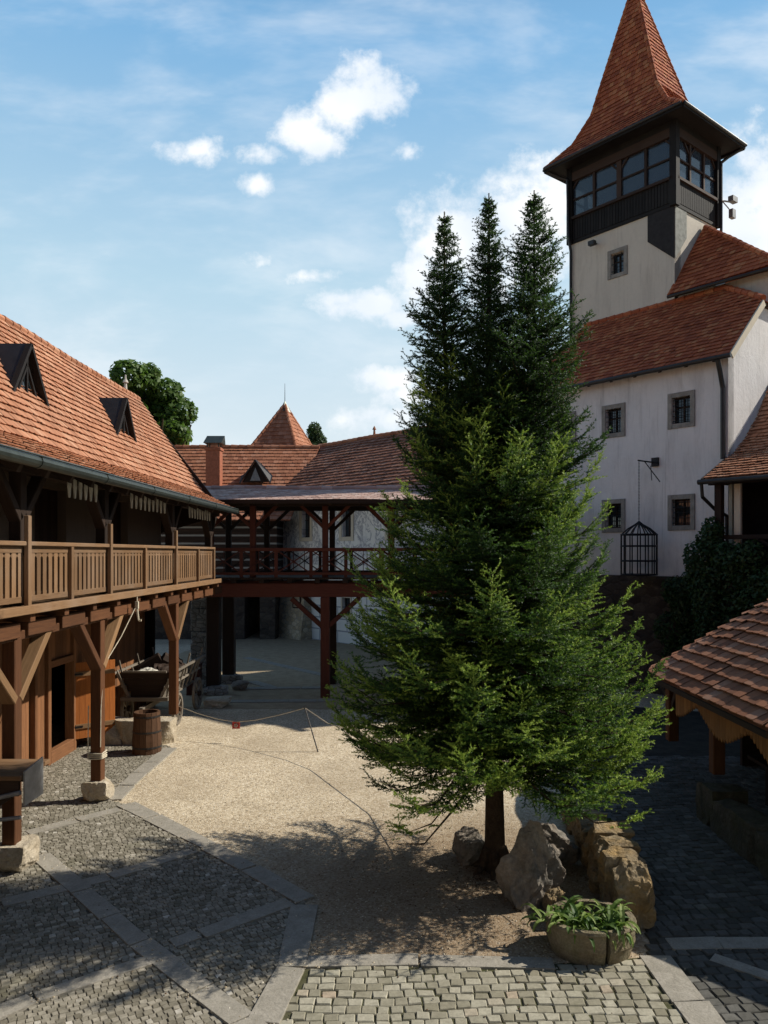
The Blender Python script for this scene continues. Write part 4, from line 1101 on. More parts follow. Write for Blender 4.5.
def spray(base, az, L, e0, droop, uptip, tipbase, dens=1.0):
    """one branch: curved axis with flat side sprays"""
    h = V((math.cos(az), math.sin(az), 0)); n = max(4, int(L/.09)); pts = []
    p = base.copy(); side0 = V((-h.y, h.x, 0)); bend = rng.uniform(-.25, .25)
    for i in range(n+1):
        s = i/n
        e = e0-droop*math.sin(math.pi*min(1, s*1.15)*.9)+uptip*max(0, s-.6)/.4
        hh = (h+side0*(bend*s)).normalized()
        pts.append(p.copy()); p = p+(hh*math.cos(e)+V((0,0,math.sin(e))))*(L/n)
    wood.tube([pts[i] for i in range(0, n+1, max(1, n//4))] , max(.006, .013*L), .003, 4) if L > .35 else None
    for i in range(1, n+1):
        s = i/n; d = (pts[i]-pts[i-1]).normalized(); sd = d.cross(V((0,0,1))).normalized(); upv = sd.cross(d)
        if s > .25: segs.append((pts[i-1], pts[i], tipbase*s, tipbase*s+.1))
        if s > .45 and L > .25:
            for g_ in (-1, 1):
                l3 = rng.uniform(.06, .13); d3 = (d*.7+sd*(g_*rng.uniform(.3, .8))+upv*rng.uniform(-.3, .6)).normalized()
                segs.append((pts[i], pts[i]+d3*l3, tipbase*s, tipbase*s+.25))
        if s < .12: continue
        for sg_ in (-1, 1):
            if rng.random() > .93*dens: continue
            ll = min(.52, .34*(1-s)*L+min(.16, .3*L))*rng.uniform(.55, 1.2)
            dd_ = (d*rng.uniform(.5, .95)+sd*(sg_*rng.uniform(.45, .95))+V((0,0,rng.uniform(-.42, .34)))).normalized()
            q = pts[i].copy(); m = max(1, int(ll/.085))
            for k in range(m):
                dd_ = (dd_+V((rng.uniform(-.12,.12),rng.uniform(-.12,.12),rng.uniform(-.06, .15)))+d*.06).normalized()
                q2 = q+dd_*(ll/m); tv = (k+1)/m
                segs.append((q, q2, tipbase*(.35+.5*tv*s), tipbase*(.45+.6*tv)))
                if True:
                    s2 = dd_.cross(V((0,0,1))).normalized()
                    for g_ in (-1, 1):
                        if rng.random() < .85:
                            l3 = rng.uniform(.045, .11)*(1.25-.5*tv)
                            d3 = (dd_*.75+s2*(g_*.75)+V((0,0,rng.uniform(-.2, .25)))).normalized()
                            segs.append((q2, q2+d3*l3, tipbase*(.5+.3*tv), tipbase*(.7+.4*tv)))
                q = q2
PROF = [(.85, 1.2), (1.1, 1.85), (1.4, 2.35), (1.9, 2.5), (2.6, 2.42), (3.3, 2.3), (3.8, 2.15), (4.4, 1.85), (5.0, 1.58), (5.6, 1.38), (6.2, 1.18), (6.9, .95)]
def Rz(z):
    for (a, ra), (b, rb) in zip(PROF[:-1], PROF[1:]):
        if a <= z <= b: return ra+(rb-ra)*(z-a)/(b-a)
    return .7
for (az_d, zz, L) in ((178,2.15,2.55),(192,1.9,2.6),(170,2.9,2.45),(186,3.3,2.25),(205,2.5,2.5),(222,1.8,2.45),(240,2.2,2.35),(165,4.1,2.05),(185,4.5,1.8),(250,3.2,2.1),(270,1.7,2.2),(285,2.4,2.3),
                      (2,1.55,2.6),(-14,1.75,2.65),(10,2.4,2.55),(-30,2.0,2.55),(-48,1.6,2.4),(4,3.1,2.35),(-20,3.0,2.4),(8,3.9,2.1),(-40,3.6,2.1),(15,4.6,1.75),(-65,2.3,2.3),(-8,4.9,1.6),(176,5.2,1.75),(20,5.4,1.5),(150,3.6,2.3),(60,2.5,2.4),(100,2.5,2.4),(130,2.0,2.4)):
    for q in range(2):
        spray(lerp_path(trunk_path, zz+rng.uniform(-.1,.1)), math.radians(az_d+rng.uniform(-7, 7)), L*rng.uniform(.84, .98)*(.90 if az_d < 40 and az_d > -50 else 1), math.radians(rng.uniform(2, 16)), math.radians(20), math.radians(52), .85)
z = 1.5; ph = 0; lay = 0
while z < 6.6:
    strong = lay % 2 == 0
    nb = (13 if strong else 11) if z < 4 else (12 if strong else 10)
    for k in range(nb):
        az = ph+k*2*math.pi/nb+rng.uniform(-.25, .25)
        zz = z+rng.uniform(-.07, .07)
        lump = noise.noise(V((math.cos(az)*1.3, math.sin(az)*1.3, zz*.9+7)))
        R = Rz(zz)*(.97+.45*lump)*(.90 if math.cos(az) > .5 else (.88 if math.cos(az) < -.2 and zz > 3.6 else 1))*(rng.uniform(.82, 1.06) if strong else rng.uniform(.45, .8))
        f = (zz-1)/5.5
        L = R*1.05
        e0 = math.radians(5+34*f+rng.uniform(-9, 9))
        spray(lerp_path(trunk_path, zz), az, L, e0, math.radians(24-8*f), math.radians(50), (.58 if strong else .42)+.28*rng.random()+.35*lump)
    ph += .62; z += .165; lay += 1
for pts, zs, top, wk in ((LP, 5.0, 9.43, .86), (trunk_path, 6.1, 9.64, .74), (RP, 4.6, 9.61, 1.06)):
    z = zs; ph = rng.random()*6; lay = 0
    sd_ = rng.random()*40
    while z < top-.10:
        u = top-z; strong = lay % 3 == 0
        nb = (7 if u > .8 else 5) if strong else (8 if u > .8 else 4)
        for k in range(nb):
            az = ph+k*2*math.pi/nb+rng.uniform(-.35, .35)
            L = (.015+u*.29 if u < 1.9 else .566+(u-1.9)*.13)*wk*(rng.uniform(.75, 1.2) if strong else rng.uniform(.4, .9))
            L *= 1+.7*noise.noise(V((math.cos(az), math.sin(az), z*1.4+sd_)))
            spray(lerp_path(pts, z+rng.uniform(-.03, .03)), az, max(.03, L), math.radians(24+14*max(0, 1-u/2)+rng.uniform(-10, 12)), math.radians(10), math.radians(35), .42)
        ph += .8; z += .085 if u > .6 else .07; lay += 1
    for i in range(26): segs.append((V((pts[-1].x, pts[-1].y, top-.04*i-.04)), V((pts[-1].x, pts[-1].y, top-.04*i)), .3, .35))
wood.build('branches', M['bark'], tree)
segs = [q for q in segs if q[0].z > 1.16+.2*noise.noise(q[0]*1.3) or q[0].z > 8]
def needles(segs, step=.030, per=6, ln=(.018, .036), wd=.0125):
    p0 = np.array([s[0] for s in segs]); p1 = np.array([s[1] for s in segs]); t0 = np.array([s[2] for s in segs]); t1 = np.array([s[3] for s in segs])
    L = np.linalg.norm(p1-p0, axis=1); cnt = np.maximum(1, (L/step).astype(int)); idx = np.repeat(np.arange(len(segs)), cnt)
    fr = np.concatenate([(np.arange(c)+.5)/c for c in cnt])
    pos = p0[idx]+(p1-p0)[idx]*fr[:, None]; d = ((p1-p0)/np.maximum(L, 1e-6)[:, None])[idx]; tip = t0[idx]+(t1-t0)[idx]*fr
    n = len(pos); out = []; at = []
    ref = np.tile(np.array([[.31, .27, .91]]), (n, 1)); a = np.cross(d, ref); a /= np.linalg.norm(a, axis=1)[:, None]; b = np.cross(d, a)
    for k in range(per):
        th = np.random.uniform(0, 2*np.pi, n); el = np.random.uniform(.6, 1.0, n); l = np.random.uniform(*ln, n)
        rd = a*np.cos(th)[:, None]+b*np.sin(th)[:, None]
        nd = d*np.cos(el)[:, None]+rd*np.sin(el)[:, None]; sd = np.cross(nd, rd); sd /= np.maximum(np.linalg.norm(sd, axis=1), 1e-6)[:, None]
        jt = d*np.random.uniform(-.5, .5, n)[:, None]*step
        q0 = pos+jt-sd*wd*.5; q1 = pos+jt+sd*wd*.5; q2 = pos+jt+nd*l[:, None]
        out.append(np.stack([q0, q1, q2], 1)); at.append(np.clip(np.clip(tip, 0, 1.2)**2.4*1.6+np.random.uniform(-.10, .10, n), 0, 1))  # pale new tips; contrast raised to paint lit ends over a shaded interior
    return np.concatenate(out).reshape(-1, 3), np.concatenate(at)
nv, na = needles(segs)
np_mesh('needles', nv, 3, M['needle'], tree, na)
print('needle tris', len(na), 'segs', len(segs))

# ------------------------------------------------------------------ leaf masses
def leaf_cloud(lumps, per_area, size, flat=.0):
    out = []; at = []
    for (c, r) in lumps:
        n = int(per_area*(r[0]*r[1]+r[1]*r[2]+r[0]*r[2])/3)
        u = np.random.normal(size=(n, 3)); u /= np.linalg.norm(u, axis=1)[:, None]
        rr = np.random.uniform(.72, 1.06, n)[:, None]
        p = np.array(c)+u*rr*np.array(r)
        nn = u+np.random.normal(scale=.6, size=(n, 3))+np.array([0, 0, .35]); nn /= np.linalg.norm(nn, axis=1)[:, None]
        a = np.cross(nn, np.random.normal(size=(n, 3))); a /= np.linalg.norm(a, axis=1)[:, None]; b = np.cross(nn, a)
        s = (size*np.random.uniform(.6, 1.3, n))[:, None]
        out.append(np.stack([p-a*s, p-b*s*.55+nn*s*.1, p+a*s, p+b*s*.55+nn*s*.1], 1)); at.append(np.clip(np.random.uniform(.2, .8, n)+(rr[:, 0]-.9)*1.2, 0, 1))
    return np.concatenate(out).reshape(-1, 3), np.concatenate(at)
def lumpy(c, R, k, r, seed, squash=.85):
    rn = random.Random(seed); L = []
    for i in range(k):
        u = V((rn.gauss(0,1), rn.gauss(0,1), rn.gauss(0,1))).normalized()*rn.uniform(.35, 1)
        q = rn.uniform(.7, 1.25)*r
        L.append(((c[0]+u.x*R[0], c[1]+u.y*R[1], c[2]+u.z*R[2]), (q, q, q*squash)))
    return L
bt = thing('broadleaf_tree', (-14.6, 45, 0), 'leafy green broadleaf tree rising behind the ridge of the balcony house', 'tree')
w = MB(); w.tube([V((-14.6,45,0)), V((-14.5,45,5)), V((-14.3,45,9))], .4, .25, 10)
for k in range(6):
    t = k*1.05; w.tube([V((-14.4,45,7)), V((-14.4+1.2*math.cos(t),45+1.2*math.sin(t),9.5)), V((-14.4+2.2*math.cos(t),45+2.2*math.sin(t),12))], .14, .04, 6)
w.build('trunk', M['bark'], bt)
lv, la = leaf_cloud(lumpy((-15.9, 45, 12.2), (3.7, 2.5, 3.2), 70, .8, 5), 700, .19)
np_mesh('crown', lv, 4, M['leaf_tree'], bt, la)
ct = thing('small_conifer', (-6.6, 62, 0), 'small dark round conifer top beside the pyramid roof', 'tree')
w = MB(); w.tube([V((-6.6,62,0)), V((-6.6,62,13))], .3, .1, 8); w.build('trunk', M['bark'], ct)
lm = [((-6.85+random.uniform(-.9,.9)*(1-k/26*.7), 62+random.uniform(-.6,.6), 9+5.7*k/26), (.95-.5*k/26,)*3) for k in range(26)]
lv, la = leaf_cloud(lm, 900, .14); np_mesh('crown', lv, 4, M['leaf_dark'], ct, la)
# ivy
iv = thing('climbing_ivy', T(-1, -1.3, 0), 'dark ivy mass climbing the retaining wall below the gallery at right', 'ivy')
w = MB()
for k in range(6): w.tube([T(-.2-k*.8,-1.35,0), T(-.4-k*.8,-1.33,1.5), T(-.3-k*.9,-1.3,3)], .04, .015, 6)
w.build('stem', M['bark'], iv)
lm = []
rn = random.Random(3)
for k in range(110):
    a = rn.uniform(-5.5, 1.7); zt = 3.65+max(0, min(1, (.0-a)/.7))*1.15
    z = rn.uniform(.6, zt); q = rn.uniform(.28, .55); p = T(a, -1.35 if a < .1 else -.45, z); lm.append(((p.x, p.y, p.z), (q, q, q)))
for k in range(10): p = T(-.1+.05*k-.2, -1.45, 2.2+k*.25); lm.append(((p.x, p.y, p.z), (.42, .42, .42)))
for k in range(8): p = T(-.1+rn.uniform(-.3,.3), -1.2, 4.4+k*.12); lm.append(((p.x, p.y, p.z), (.3, .3, .3)))
lv, la = leaf_cloud(lm, 2600, .065); np_mesh('leaves', lv, 4, M['ivy'], iv, la)

# ------------------------------------------------------------------ ROCKS, PLANTER, WALL
def boulder(name, c, size, seed, label, m, planes=24, tilt=0):
    mb = MB(); add_rock(mb, (0,0,0), size, seed, 5, planes, .13, dlo=.42)
    o = mb.build(name, m); o.location = c; o.rotation_euler = (0, tilt, seed*.7)
    return tag(o, label, 'boulder', 'boulders round the spruce trunk')
boulder('boulder', (.98, 11.25, .18), (.42, .40, .40), 3, 'dark grey boulder left of the spruce trunk', M['rock_grey'])
boulder('boulder', (1.68, 9.95, .26), (.50, .56, .80), 12, 'large pointed grey boulder in front of the spruce trunk', M['rock_grey'], 18)
boulder('boulder', (2.12, 11.2, .2), (.66, .52, .46), 23, 'broad pale boulder right of the spruce trunk against the rock wall', M['rock_grey'])
boulder('boulder', (1.98, 9.62, .1), (.20, .22, .30), 31, 'small reddish boulder at the foot of the large pointed boulder', M['rock_ochre'])
rw = MB(); rn = random.Random(21)
for row, (zc, hh) in enumerate(((.14, .24), (.42, .24), (.68, .22))):
    y = 9.15+.1*row
    while y < 13.0-1.2*row:
        l = rn.uniform(.32, .55)
        add_rock(rw, (2.78+.06*(y-9.2)+rn.uniform(-.03, .03), y+l/2, zc+rn.uniform(-.02, .02)-.05*(y-9.2)*(row > 0)), (.36*rn.uniform(.9, 1.1), l*.66, hh), rn.randrange(999), 4, 7, .13, boxy=2); y += l
add_rock(rw, (2.80, 9.34, .36), (.36, .34, .58), 51, 5, 8, .12, boxy=2)
tag(rw.build('rock_wall', M['rock_ochre']), 'low ochre rock wall edging the gravel bed beside the planter', 'wall')
lm = [((2.95+random.uniform(-.16,.16), 10.55+random.uniform(-.3,.5), .66+random.uniform(-.05,.05)), (.09,.09,.06)) for k in range(12)]
lv, la = leaf_cloud(lm, 9000, .035)
tag(np_mesh('rockery_plant', lv, 4, M['moss'], None, la), 'low yellow green plants growing on top of the rock wall', 'plant')

pt = thing('round_planter', (2.16, 8.74, 0), 'round two part concrete planter tub at the foot of the rock wall', 'planter')
for a0, a1 in ((math.radians(-88), math.radians(88)), (math.radians(94), math.radians(266))):
    w = MB(); n = 22; off = math.radians(12)
    ring = [(.47, -.02), (.53, .0), (.575, .12), (.60, .17), (.595, .20), (.60, .32), (.615, .36), (.60, .385), (.51, .385), (.49, .2), (.47, -.02)]
    for i in range(n):
        for (r0, z0), (r1, z1) in zip(ring[:-1], ring[1:]):
            t0 = a0+(a1-a0)*i/n+off; t1 = a0+(a1-a0)*(i+1)/n+off
            f_ = lambda r, z, t: V((2.16+.83*r*math.cos(t), 8.74+.83*r*.85*math.sin(t), z))
            w.poly([f_(r0,z0,t0), f_(r0,z0,t1), f_(r1,z1,t1), f_(r1,z1,t0)], .5)
    for t in (a0+off, a1+off): w.poly([V((2.16+.83*r*math.cos(t), 8.74+.83*r*.85*math.sin(t), z)) for r, z in ring[:-1]], .5)
    w.build('tub', M['tub'], pt)
w = MB(); w.poly([V((2.16+.41*math.cos(t*.3), 8.74+.35*math.sin(t*.3), .29)) for t in range(21)]); w.build('soil', M['soil'], pt)
def strap_plant(cx, cy, z, n, lmin, lmax, seed, spread=.3):
    rn = random.Random(seed); out = []; at = []
    for i in range(n):
        az = rn.uniform(0, 6.28); L = rn.uniform(lmin, lmax); el = rn.uniform(.15, 1.1); w0 = rn.uniform(.013, .034)
        p = V((cx+rn.uniform(-spread, spread), cy+rn.uniform(-spread, spread)*.6, z)); h = V((math.cos(az), math.sin(az), 0)); sd = V((-h.y, h.x, 0))
        prev = None; r = rn.random(); m = 7
        for k in range(m+1):
            s = k/m; e = el-2.1*s*s*(1.3-.3*el)
            ww = w0*math.sin(math.pi*min(.97, .12+.85*s))**.7
            a = p-sd*ww+V((0,0,ww*.4)); b = p+sd*ww+V((0,0,ww*.4)); c = p.copy()
            if prev:
                out += [prev[0], prev[2], c, a, prev[2], prev[1], b, c]; at += [r, min(1, r*.9+.05)]
            prev = (a, b, c); p = p+(h*math.cos(e)+V((0,0,math.sin(e))))*(L/m)
    return np.array([tuple(v) for v in out]), np.array(at)
o_, a_ = strap_plant(2.14, 8.66, .30, 135, .16, .44, 4, .33)
tag(np_mesh('strap_leaf_plant', o_, 4, M['strap'], None, a_), 'strap leaved green plants spilling over the concrete planter', 'plant')
o_, a_ = strap_plant(1.72, 8.78, .30, 22, .25, .48, 9, .10)
tag(np_mesh('strap_leaf_plant', o_, 4, M['strap'], None, a_), 'drooping yellowed leaf clump at the left end of the concrete planter', 'plant')

def stones(pts, smin, smax):
    T8 = np.array([[1,0,0],[0,1,0],[0,0,1],[0,1,0],[-1,0,0],[0,0,1],[-1,0,0],[0,-1,0],[0,0,1],[0,-1,0],[1,0,0],[0,0,1]], dtype=float)
    pts = np.array(pts); n = len(pts); sc = np.random.uniform(smin, smax, (n, 1, 1))*np.random.uniform(.6, 1.3, (n, 1, 3)); a = np.random.uniform(0, 6.28, n)
    q = T8[None]*sc; ca, sa = np.cos(a)[:, None], np.sin(a)[:, None]
    x = q[..., 0]*ca-q[..., 1]*sa; y = q[..., 0]*sa+q[..., 1]*ca
    return (np.stack([x, y, q[..., 2]*.7], -1)+pts[:, None]).reshape(-1, 3), np.repeat(np.random.random(n), 4)
pp = []
for sl_ in ALLSLABS:
    cx_ = sum(p[0] for p in sl_)/4; cy_ = sum(p[1] for p in sl_)/4
    if cy_ > 20 or cx_ > 2.4 or cy_ < 6: continue
    for k in range(55):
        i = random.randrange(4); j = (i+1) % 4; f_ = random.random()
        pp.append((sl_[i][0]+(sl_[j][0]-sl_[i][0])*f_+random.gauss(0, .07), sl_[i][1]+(sl_[j][1]-sl_[i][1])*f_+random.gauss(0, .07), random.choice((.006, .03))))
for k in range(2600):
    p = G(random.uniform(130, 640), 735+230*random.random()**.7); pp.append((p.x, p.y, .004))
sv_, sa_ = stones(pp, .007, .017)
tag(np_mesh('loose_pebbles', sv_, 3, M['pebble'], None, sa_), 'loose pale pebbles scattered over the gravel and kerb edges', 'pebbles', None, 'stuff')
pp = []
for k in range(1500):
    a = random.uniform(0, 6.28); r = abs(random.gauss(0, 1.7)); pp.append((1.1+r*math.cos(a), 10.6+r*.9*math.sin(a), .008))
for k in range(260): pp.append((random.uniform(-7, 3), random.uniform(7, 13), .03))
sv_, sa_ = stones(pp, .005, .014)
tag(np_mesh('fallen_litter', sv_, 3, M['litter'], None, sa_), 'brown fallen needles and bits of bark lying under the spruce', 'litter', None, 'stuff')

# ------------------------------------------------------------------ YARD THINGS AT LEFT
lw = MB()
for k, (x, sx) in enumerate(((-6.95, .62), (-6.3, .62), (-5.78, .60))):
    add_rock(lw, (x, 18.25, .25), (sx, .36, .46), 80+k, 4, 3, .05, boxy=2)
tag(lw.build('stone_wall', M['limestone']), 'low pale stone wall under the balcony carrying the third post', 'wall')
bl = thing('barrel', (-5.70, 17.35, 0), 'upright hollow brown barrel standing before the low stone wall', 'barrel')
w = MB(); n = 14
for i in range(n):
    t0 = 2*math.pi*(i+.03)/n; t1 = 2*math.pi*(i+.97)/n; r = random.random(); o = random.random()*9
    prof = [(.315, 0), (.32, .3), (.30, .62), (.285, .93)]
    for (r0, z0), (r1, z1) in zip(prof[:-1], prof[1:]):
        f_ = lambda rr, z, t: V((-5.70+rr*math.cos(t), 17.35+rr*math.sin(t), z))
        w.poly([f_(r0,z0,t0), f_(r0,z0,t1), f_(r1,z1,t1), f_(r1,z1,t0)], r, [(z0+o,0),(z0+o,.13),(z1+o,.13),(z1+o,0)])
        w.poly([f_(r0-.05,z0,t0), f_(r0-.05,z0,t1), f_(r1-.05,z1,t1), f_(r1-.05,z1,t0)], r, [(z0+o,0),(z0+o,.13),(z1+o,.13),(z1+o,0)])
    w.poly([f_(.285,.93,t0), f_(.285,.93,t1), f_(.235,.93,t1), f_(.235,.93,t0)], r)
w.build('staves', M['wood_barrel'], bl)
w = MB(); w.cyl((-5.70, 17.35, .02), (-5.70, 17.35, .45), .25, n=14); w.build('bottom', M['void'], bl)
w = MB()
for z, r in ((.14, .325), (.48, .315), (.82, .297)): w.cyl((-5.70, 17.35, z), (-5.70, 17.35, z+.04), r, r-.003, 20, False)
w.build('hoop', M['metal_dark'], bl)

# hay cart
ctt = thing('hay_cart', (-6.5, 20.9, 0), 'old grey wooden ladder sided farm cart parked under the balcony', 'cart')
w = MB()
ya, yb = 19.7, 22.6
for s in (-1, 1):
    for k in range(3): w.beam((-6.5+s*(.36+.09*k), ya, .85+.2*k), (-6.5+s*(.36+.09*k), yb, .85+.2*k), .03, .18)
w.build('side_board', M['wood_grey'], ctt)
w = MB()
for k in range(4):
    ww = .38+.085*k; w.box(-6.5-ww, -6.5+ww, ya-.03, ya, .80+.165*k, .96+.165*k)
w.build('front_board', M['wood_dark'], ctt)
w = MB()
for s in (-1, 1):
    w.beam((-6.5+s*.36, ya-.06, .72), (-6.5+s*.74, ya-.06, 1.5), .06, .07); w.beam((-6.5+s*.74, ya-.3, 1.46), (-6.5+s*.70, yb+.3, 1.46), .055, .055); w.beam((-6.5+s*.58, ya-.1, 1.1), (-6.5+s*.56, yb+.2, 1.1), .05, .05)
    for k in range(7):
        y = ya+.1+k*.45; w.beam((-6.5+s*.50, y, .8), (-6.5+s*.73, y, 1.5 if k % 3 else 1.75), .035, .04)
w.beam((-7.1, ya-.1, .78), (-5.9, ya-.1, .78), .09, .09); w.beam((-7.05, ya-.08, 1.47), (-5.95, ya-.08, 1.47), .05, .05)
w.build('ladder_frame', M['wood_grey'], ctt)
w = MB(); w.box(-6.95, -6.05, ya, yb, .70, .76); w.beam((-6.5, ya-.4, .55), (-6.5, yb, .55), .1, .12); w.build('floor', M['wood_grey'], ctt)
wh0 = None
for (sx, y, r) in ((-.66, 20.2, .42), (.66, 20.2, .42), (-.66, 22.2, .46), (.66, 22.2, .46)):
    w = MB(); c = V((-6.5+sx, y, r))
    n = 20
    for i in range(n):
        t0 = 2*math.pi*i/n; t1 = 2*math.pi*(i+1)/n; e = lambda rr, t, dx: c+V((dx, rr*math.cos(t), rr*math.sin(t)))
        for dx in (-.035, .035): w.poly([e(r, t0, dx), e(r, t1, dx), e(r-.075, t1, dx), e(r-.075, t0, dx)], .5)
        w.poly([e(r, t0, -.035), e(r, t1, -.035), e(r, t1, .035), e(r, t0, .035)], .5); w.poly([e(r-.075, t0, -.035), e(r-.075, t1, -.035), e(r-.075, t1, .035), e(r-.075, t0, .035)], .5)
    rim = w.build('wheel', M['wood_grey'], ctt)
    w = MB()
    for i in range(10):
        t = 2*math.pi*i/10; w.cyl(c, c+V((0, (r-.06)*math.cos(t), (r-.06)*math.sin(t))), .022, .018, 5)
    w.build('spokes', M['wood_grey'], rim)
    w = MB(); w.cyl(c-V((.1,0,0)), c+V((.1,0,0)), .075, n=10); w.build('hub', M['wood_dark'], rim)
w = MB(); add_rock(w, (-6.55, 20.0, 1.32), (.28, .3, .20), 91, 4, 5, .2); tag(w.build('sack', M['white']), 'pale sack lying in the front of the farm cart', 'sack')
w = MB(); w.tube([V((-7.0,20.9,1.3)), V((-6.5,21.0,1.62)), V((-6.1,21.2,1.35))], .2, n=8); add_rock(w, (-6.5, 21.3, 1.2), (.5, 1.1, .42), 92, 4, 5, .2); tag(w.build('tarpaulin', M['wood_dark']), 'dark covered load heaped in the farm cart', 'load')
# pulley with rope
pl = thing('rope_pulley', P(137, 612, 15.2), 'small white wooden pulley hanging under the balcony between posts', 'pulley')
q = P(137, 608, 15.2)
w = MB(); w.cyl(q+V((0,0,.28)), q+V((0,0,.12)), .012); w.obox(q+V((0,0,.06)), V((1,0,0)), V((0,1,0)), V((0,0,1)), .03, .028, .07); w.tube([q, q+V((.012,0,-.12)), q+V((.03,0,-.24)), q+V((.075,0,-.26)), q+V((.08,0,-.22))], .026, .014, 8); w.build('block', M['rope'], pl)
w = MB(); w.tube([q+V((-.02,0,.03)), q.lerp(V((-5.42,14.1,2.5)), .5)-V((0,0,.05)), V((-5.42,14.1,2.45)), V((-5.40,13.9,1.7)), V((-5.40,13.88,1.0))], .009, n=6)
tag(w.build('rope', M['rope']), 'slack rope running from the pulley down to the second balcony post', 'rope')
# counter at the left edge
co = thing('wooden_counter', (-5.8, 10.3, 0), 'high wooden counter with grey metal end plate at the left edge', 'counter')
w = MB()
for k in range(5): w.box(-6.9, -4.86, 9.86+k*.17, 10.02+k*.17, 1.58, 1.64)
w.build('top', M['wood_rail'], co, .006)
w = MB()
for x in (-6.8, -5.75): 
    for y in (10.0, 10.55): w.box(x-.05, x+.05, y-.05, y+.05, 0, 1.42)
w.box(-6.9, -4.92, 9.93, 9.99, 1.36, 1.575); w.box(-6.9, -4.92, 10.56, 10.62, 1.36, 1.575); w.beam((-5.72, 9.98, .9), (-5.05, 9.98, 1.36), .05, .08)
w.build('leg_frame', M['wood_dark'], co, .006)
w = MB(); w.prism([V((-4.855,9.92,1.24)), V((-4.855,10.44,1.24)), V((-4.855,10.44,1.74)), V((-4.855,9.92,1.68))], V((.02,0,0))); w.build('end_plate', M['metal_grey'], co)
w = MB(); w.tube([V((-6.0,9.88,1.16)), V((-4.88,9.9,1.42))], .03, n=10); w.tube([V((-6.2,9.88,.95)), V((-4.88,9.9,1.1))], .025, n=10); w.build('steel_tube', M['metal_grey'], co)
# rope barrier
def stake(b, t, label):
    w = MB(); w.cyl(b, t, .016, .013, 6); w.ring(V(t)+V((0,0,.015)), .03, .006, 8, V((1,0,0)), V((0,0,1)))
    tag(w.build('rope_stake', M['metal_dark']), label, 'stake')
s1 = P(305, 708, 17.7)
stake(G(318,752), s1, 'thin leaning iron stake holding the rope across the gravel')
pA = P(178, 706, 18.95); pT = P(236, 722, 18.3); pE = P(352, 732, 16.2)
w = MB(); w.tube([pA, pA.lerp(pT, .35)-V((0,0,.05)), pA.lerp(pT, .7)-V((0,0,.05)), pT, pT.lerp(s1, .3)-V((0,0,.05)), pT.lerp(s1, .65)-V((0,0,.04)), s1, s1.lerp(pE, .5)-V((0,0,.08)), pE, V((.4, 13.5, .8)), V((1.2, 11.05, .95))], .009, n=5)
tag(w.build('barrier_rope', M['rope']), 'thin sagging rope strung across the gravel from cart to spruce', 'rope')
ts = thing('rope_sign', pT, 'small square red warning sign hanging on the barrier rope', 'sign')
w = MB(); w.obox(pT-V((0,0,.08)), V((1,0,0)), V((0,1,0)), V((0,0,1)), .09, .008, .08); w.build('plate', M['red_tag'], ts)
w = MB(); w.ring(pT-V((0,.012,.08)), .038, .008, 14, V((1,0,0)), V((0,0,1))); w.cyl(pT-V((0,.012,.04)), pT-V((0,.012,.12)), .008, n=5); w.build('symbol', M['white'], ts)
# things by the far posts
w = MB(); add_rock(w, (-5.25, 25.4, .14), (.32, .3, .2), 95, 3, 8, .12); tag(w.build('stone_block', M['rock_grey']), 'dark low stone beside the thick bridge posts', 'stone')
w = MB(); add_rock(w, (-5.35, 22.6, .12), (.5, .36, .2), 96, 4, 8, .12, boxy=2); tag(w.build('stone_block', M['limestone']), 'pale flat stone block lying behind the farm cart', 'stone')
w = MB(); w.box(-6.75, -6.35, 24.3, 24.7, 0, .95); w.box(-6.78, -6.32, 24.27, 24.73, .95, 1.0); tag(w.build('wooden_crate', M['wood_red'], None, .015), 'upright dark red wooden crate behind the farm cart', 'crate')

# unseen wings added to block sky light: behind the viewpoint and an east range
def range_block(x0, x1, y0, y1, h, rz, label):
    t = thing('sky_blocking_wing', ((x0+x1)/2, (y0+y1)/2, 0), label, 'building')
    w = MB(); w.box(x0, x1, y0, y1, 0, h); w.build('wall', M['plaster_tower'], t)
    w = MB()
    if x1-x0 > y1-y0: w.prism([V((x0-.3, y0-.5, h)), V((x0-.3, y1+.5, h)), V((x0-.3, (y0+y1)/2, h+rz))], V((x1-x0+.6, 0, 0)))
    else: w.prism([V((x0-.5, y0-.3, h)), V((x1+.5, y0-.3, h)), V(((x0+x1)/2, y0-.3, h+rz))], V((0, y1-y0+.6, 0)))
    w.build('roof', M['tile_red'], t)
    return t
range_block(-16, 18, -12, -2.6, 9, 4, 'unseen plastered castle wing behind the viewpoint, sized to block sky light')
range_block(15.5, 22, -2.2, 17, 6.0, 3.0, 'unseen lower plastered range added beyond the pavilion to block sky light')

# ------------------------------------------------------------------ LIGHT, SKY, CAMERA
az_v = V((.97, .24)); ELEV = math.radians(39.5)
sunv = V((az_v.x*math.cos(ELEV), az_v.y*math.cos(ELEV), math.sin(ELEV))).normalized()
sd = bpy.data.lights.new('sun', 'SUN'); sd.energy = 5.0; sd.angle = math.radians(.53); sd.color = (1, .94, .83)
so_ = bpy.data.objects.new('sun', sd); C.objects.link(so_); so_.rotation_euler = sunv.to_track_quat('Z', 'Y').to_euler()
wd = bpy.data.worlds.new('World'); scene.world = wd; wd.use_nodes = True
nt = wd.node_tree; N_ = nt.nodes; L_ = nt.links
for x in list(N_): N_.remove(x)
def nn(ty, **kw):
    x = N_.new(ty)
    for k, v in kw.items(): setattr(x, k, v)
    return x
def ma(op, a, b=0.0, clamp=False):
    x = nn('ShaderNodeMath', operation=op, use_clamp=clamp)
    for i, v in enumerate((a, b)):
        if isinstance(v, (int, float)): x.inputs[i].default_value = v
        else: L_.new(v, x.inputs[i])
    return x.outputs[0]
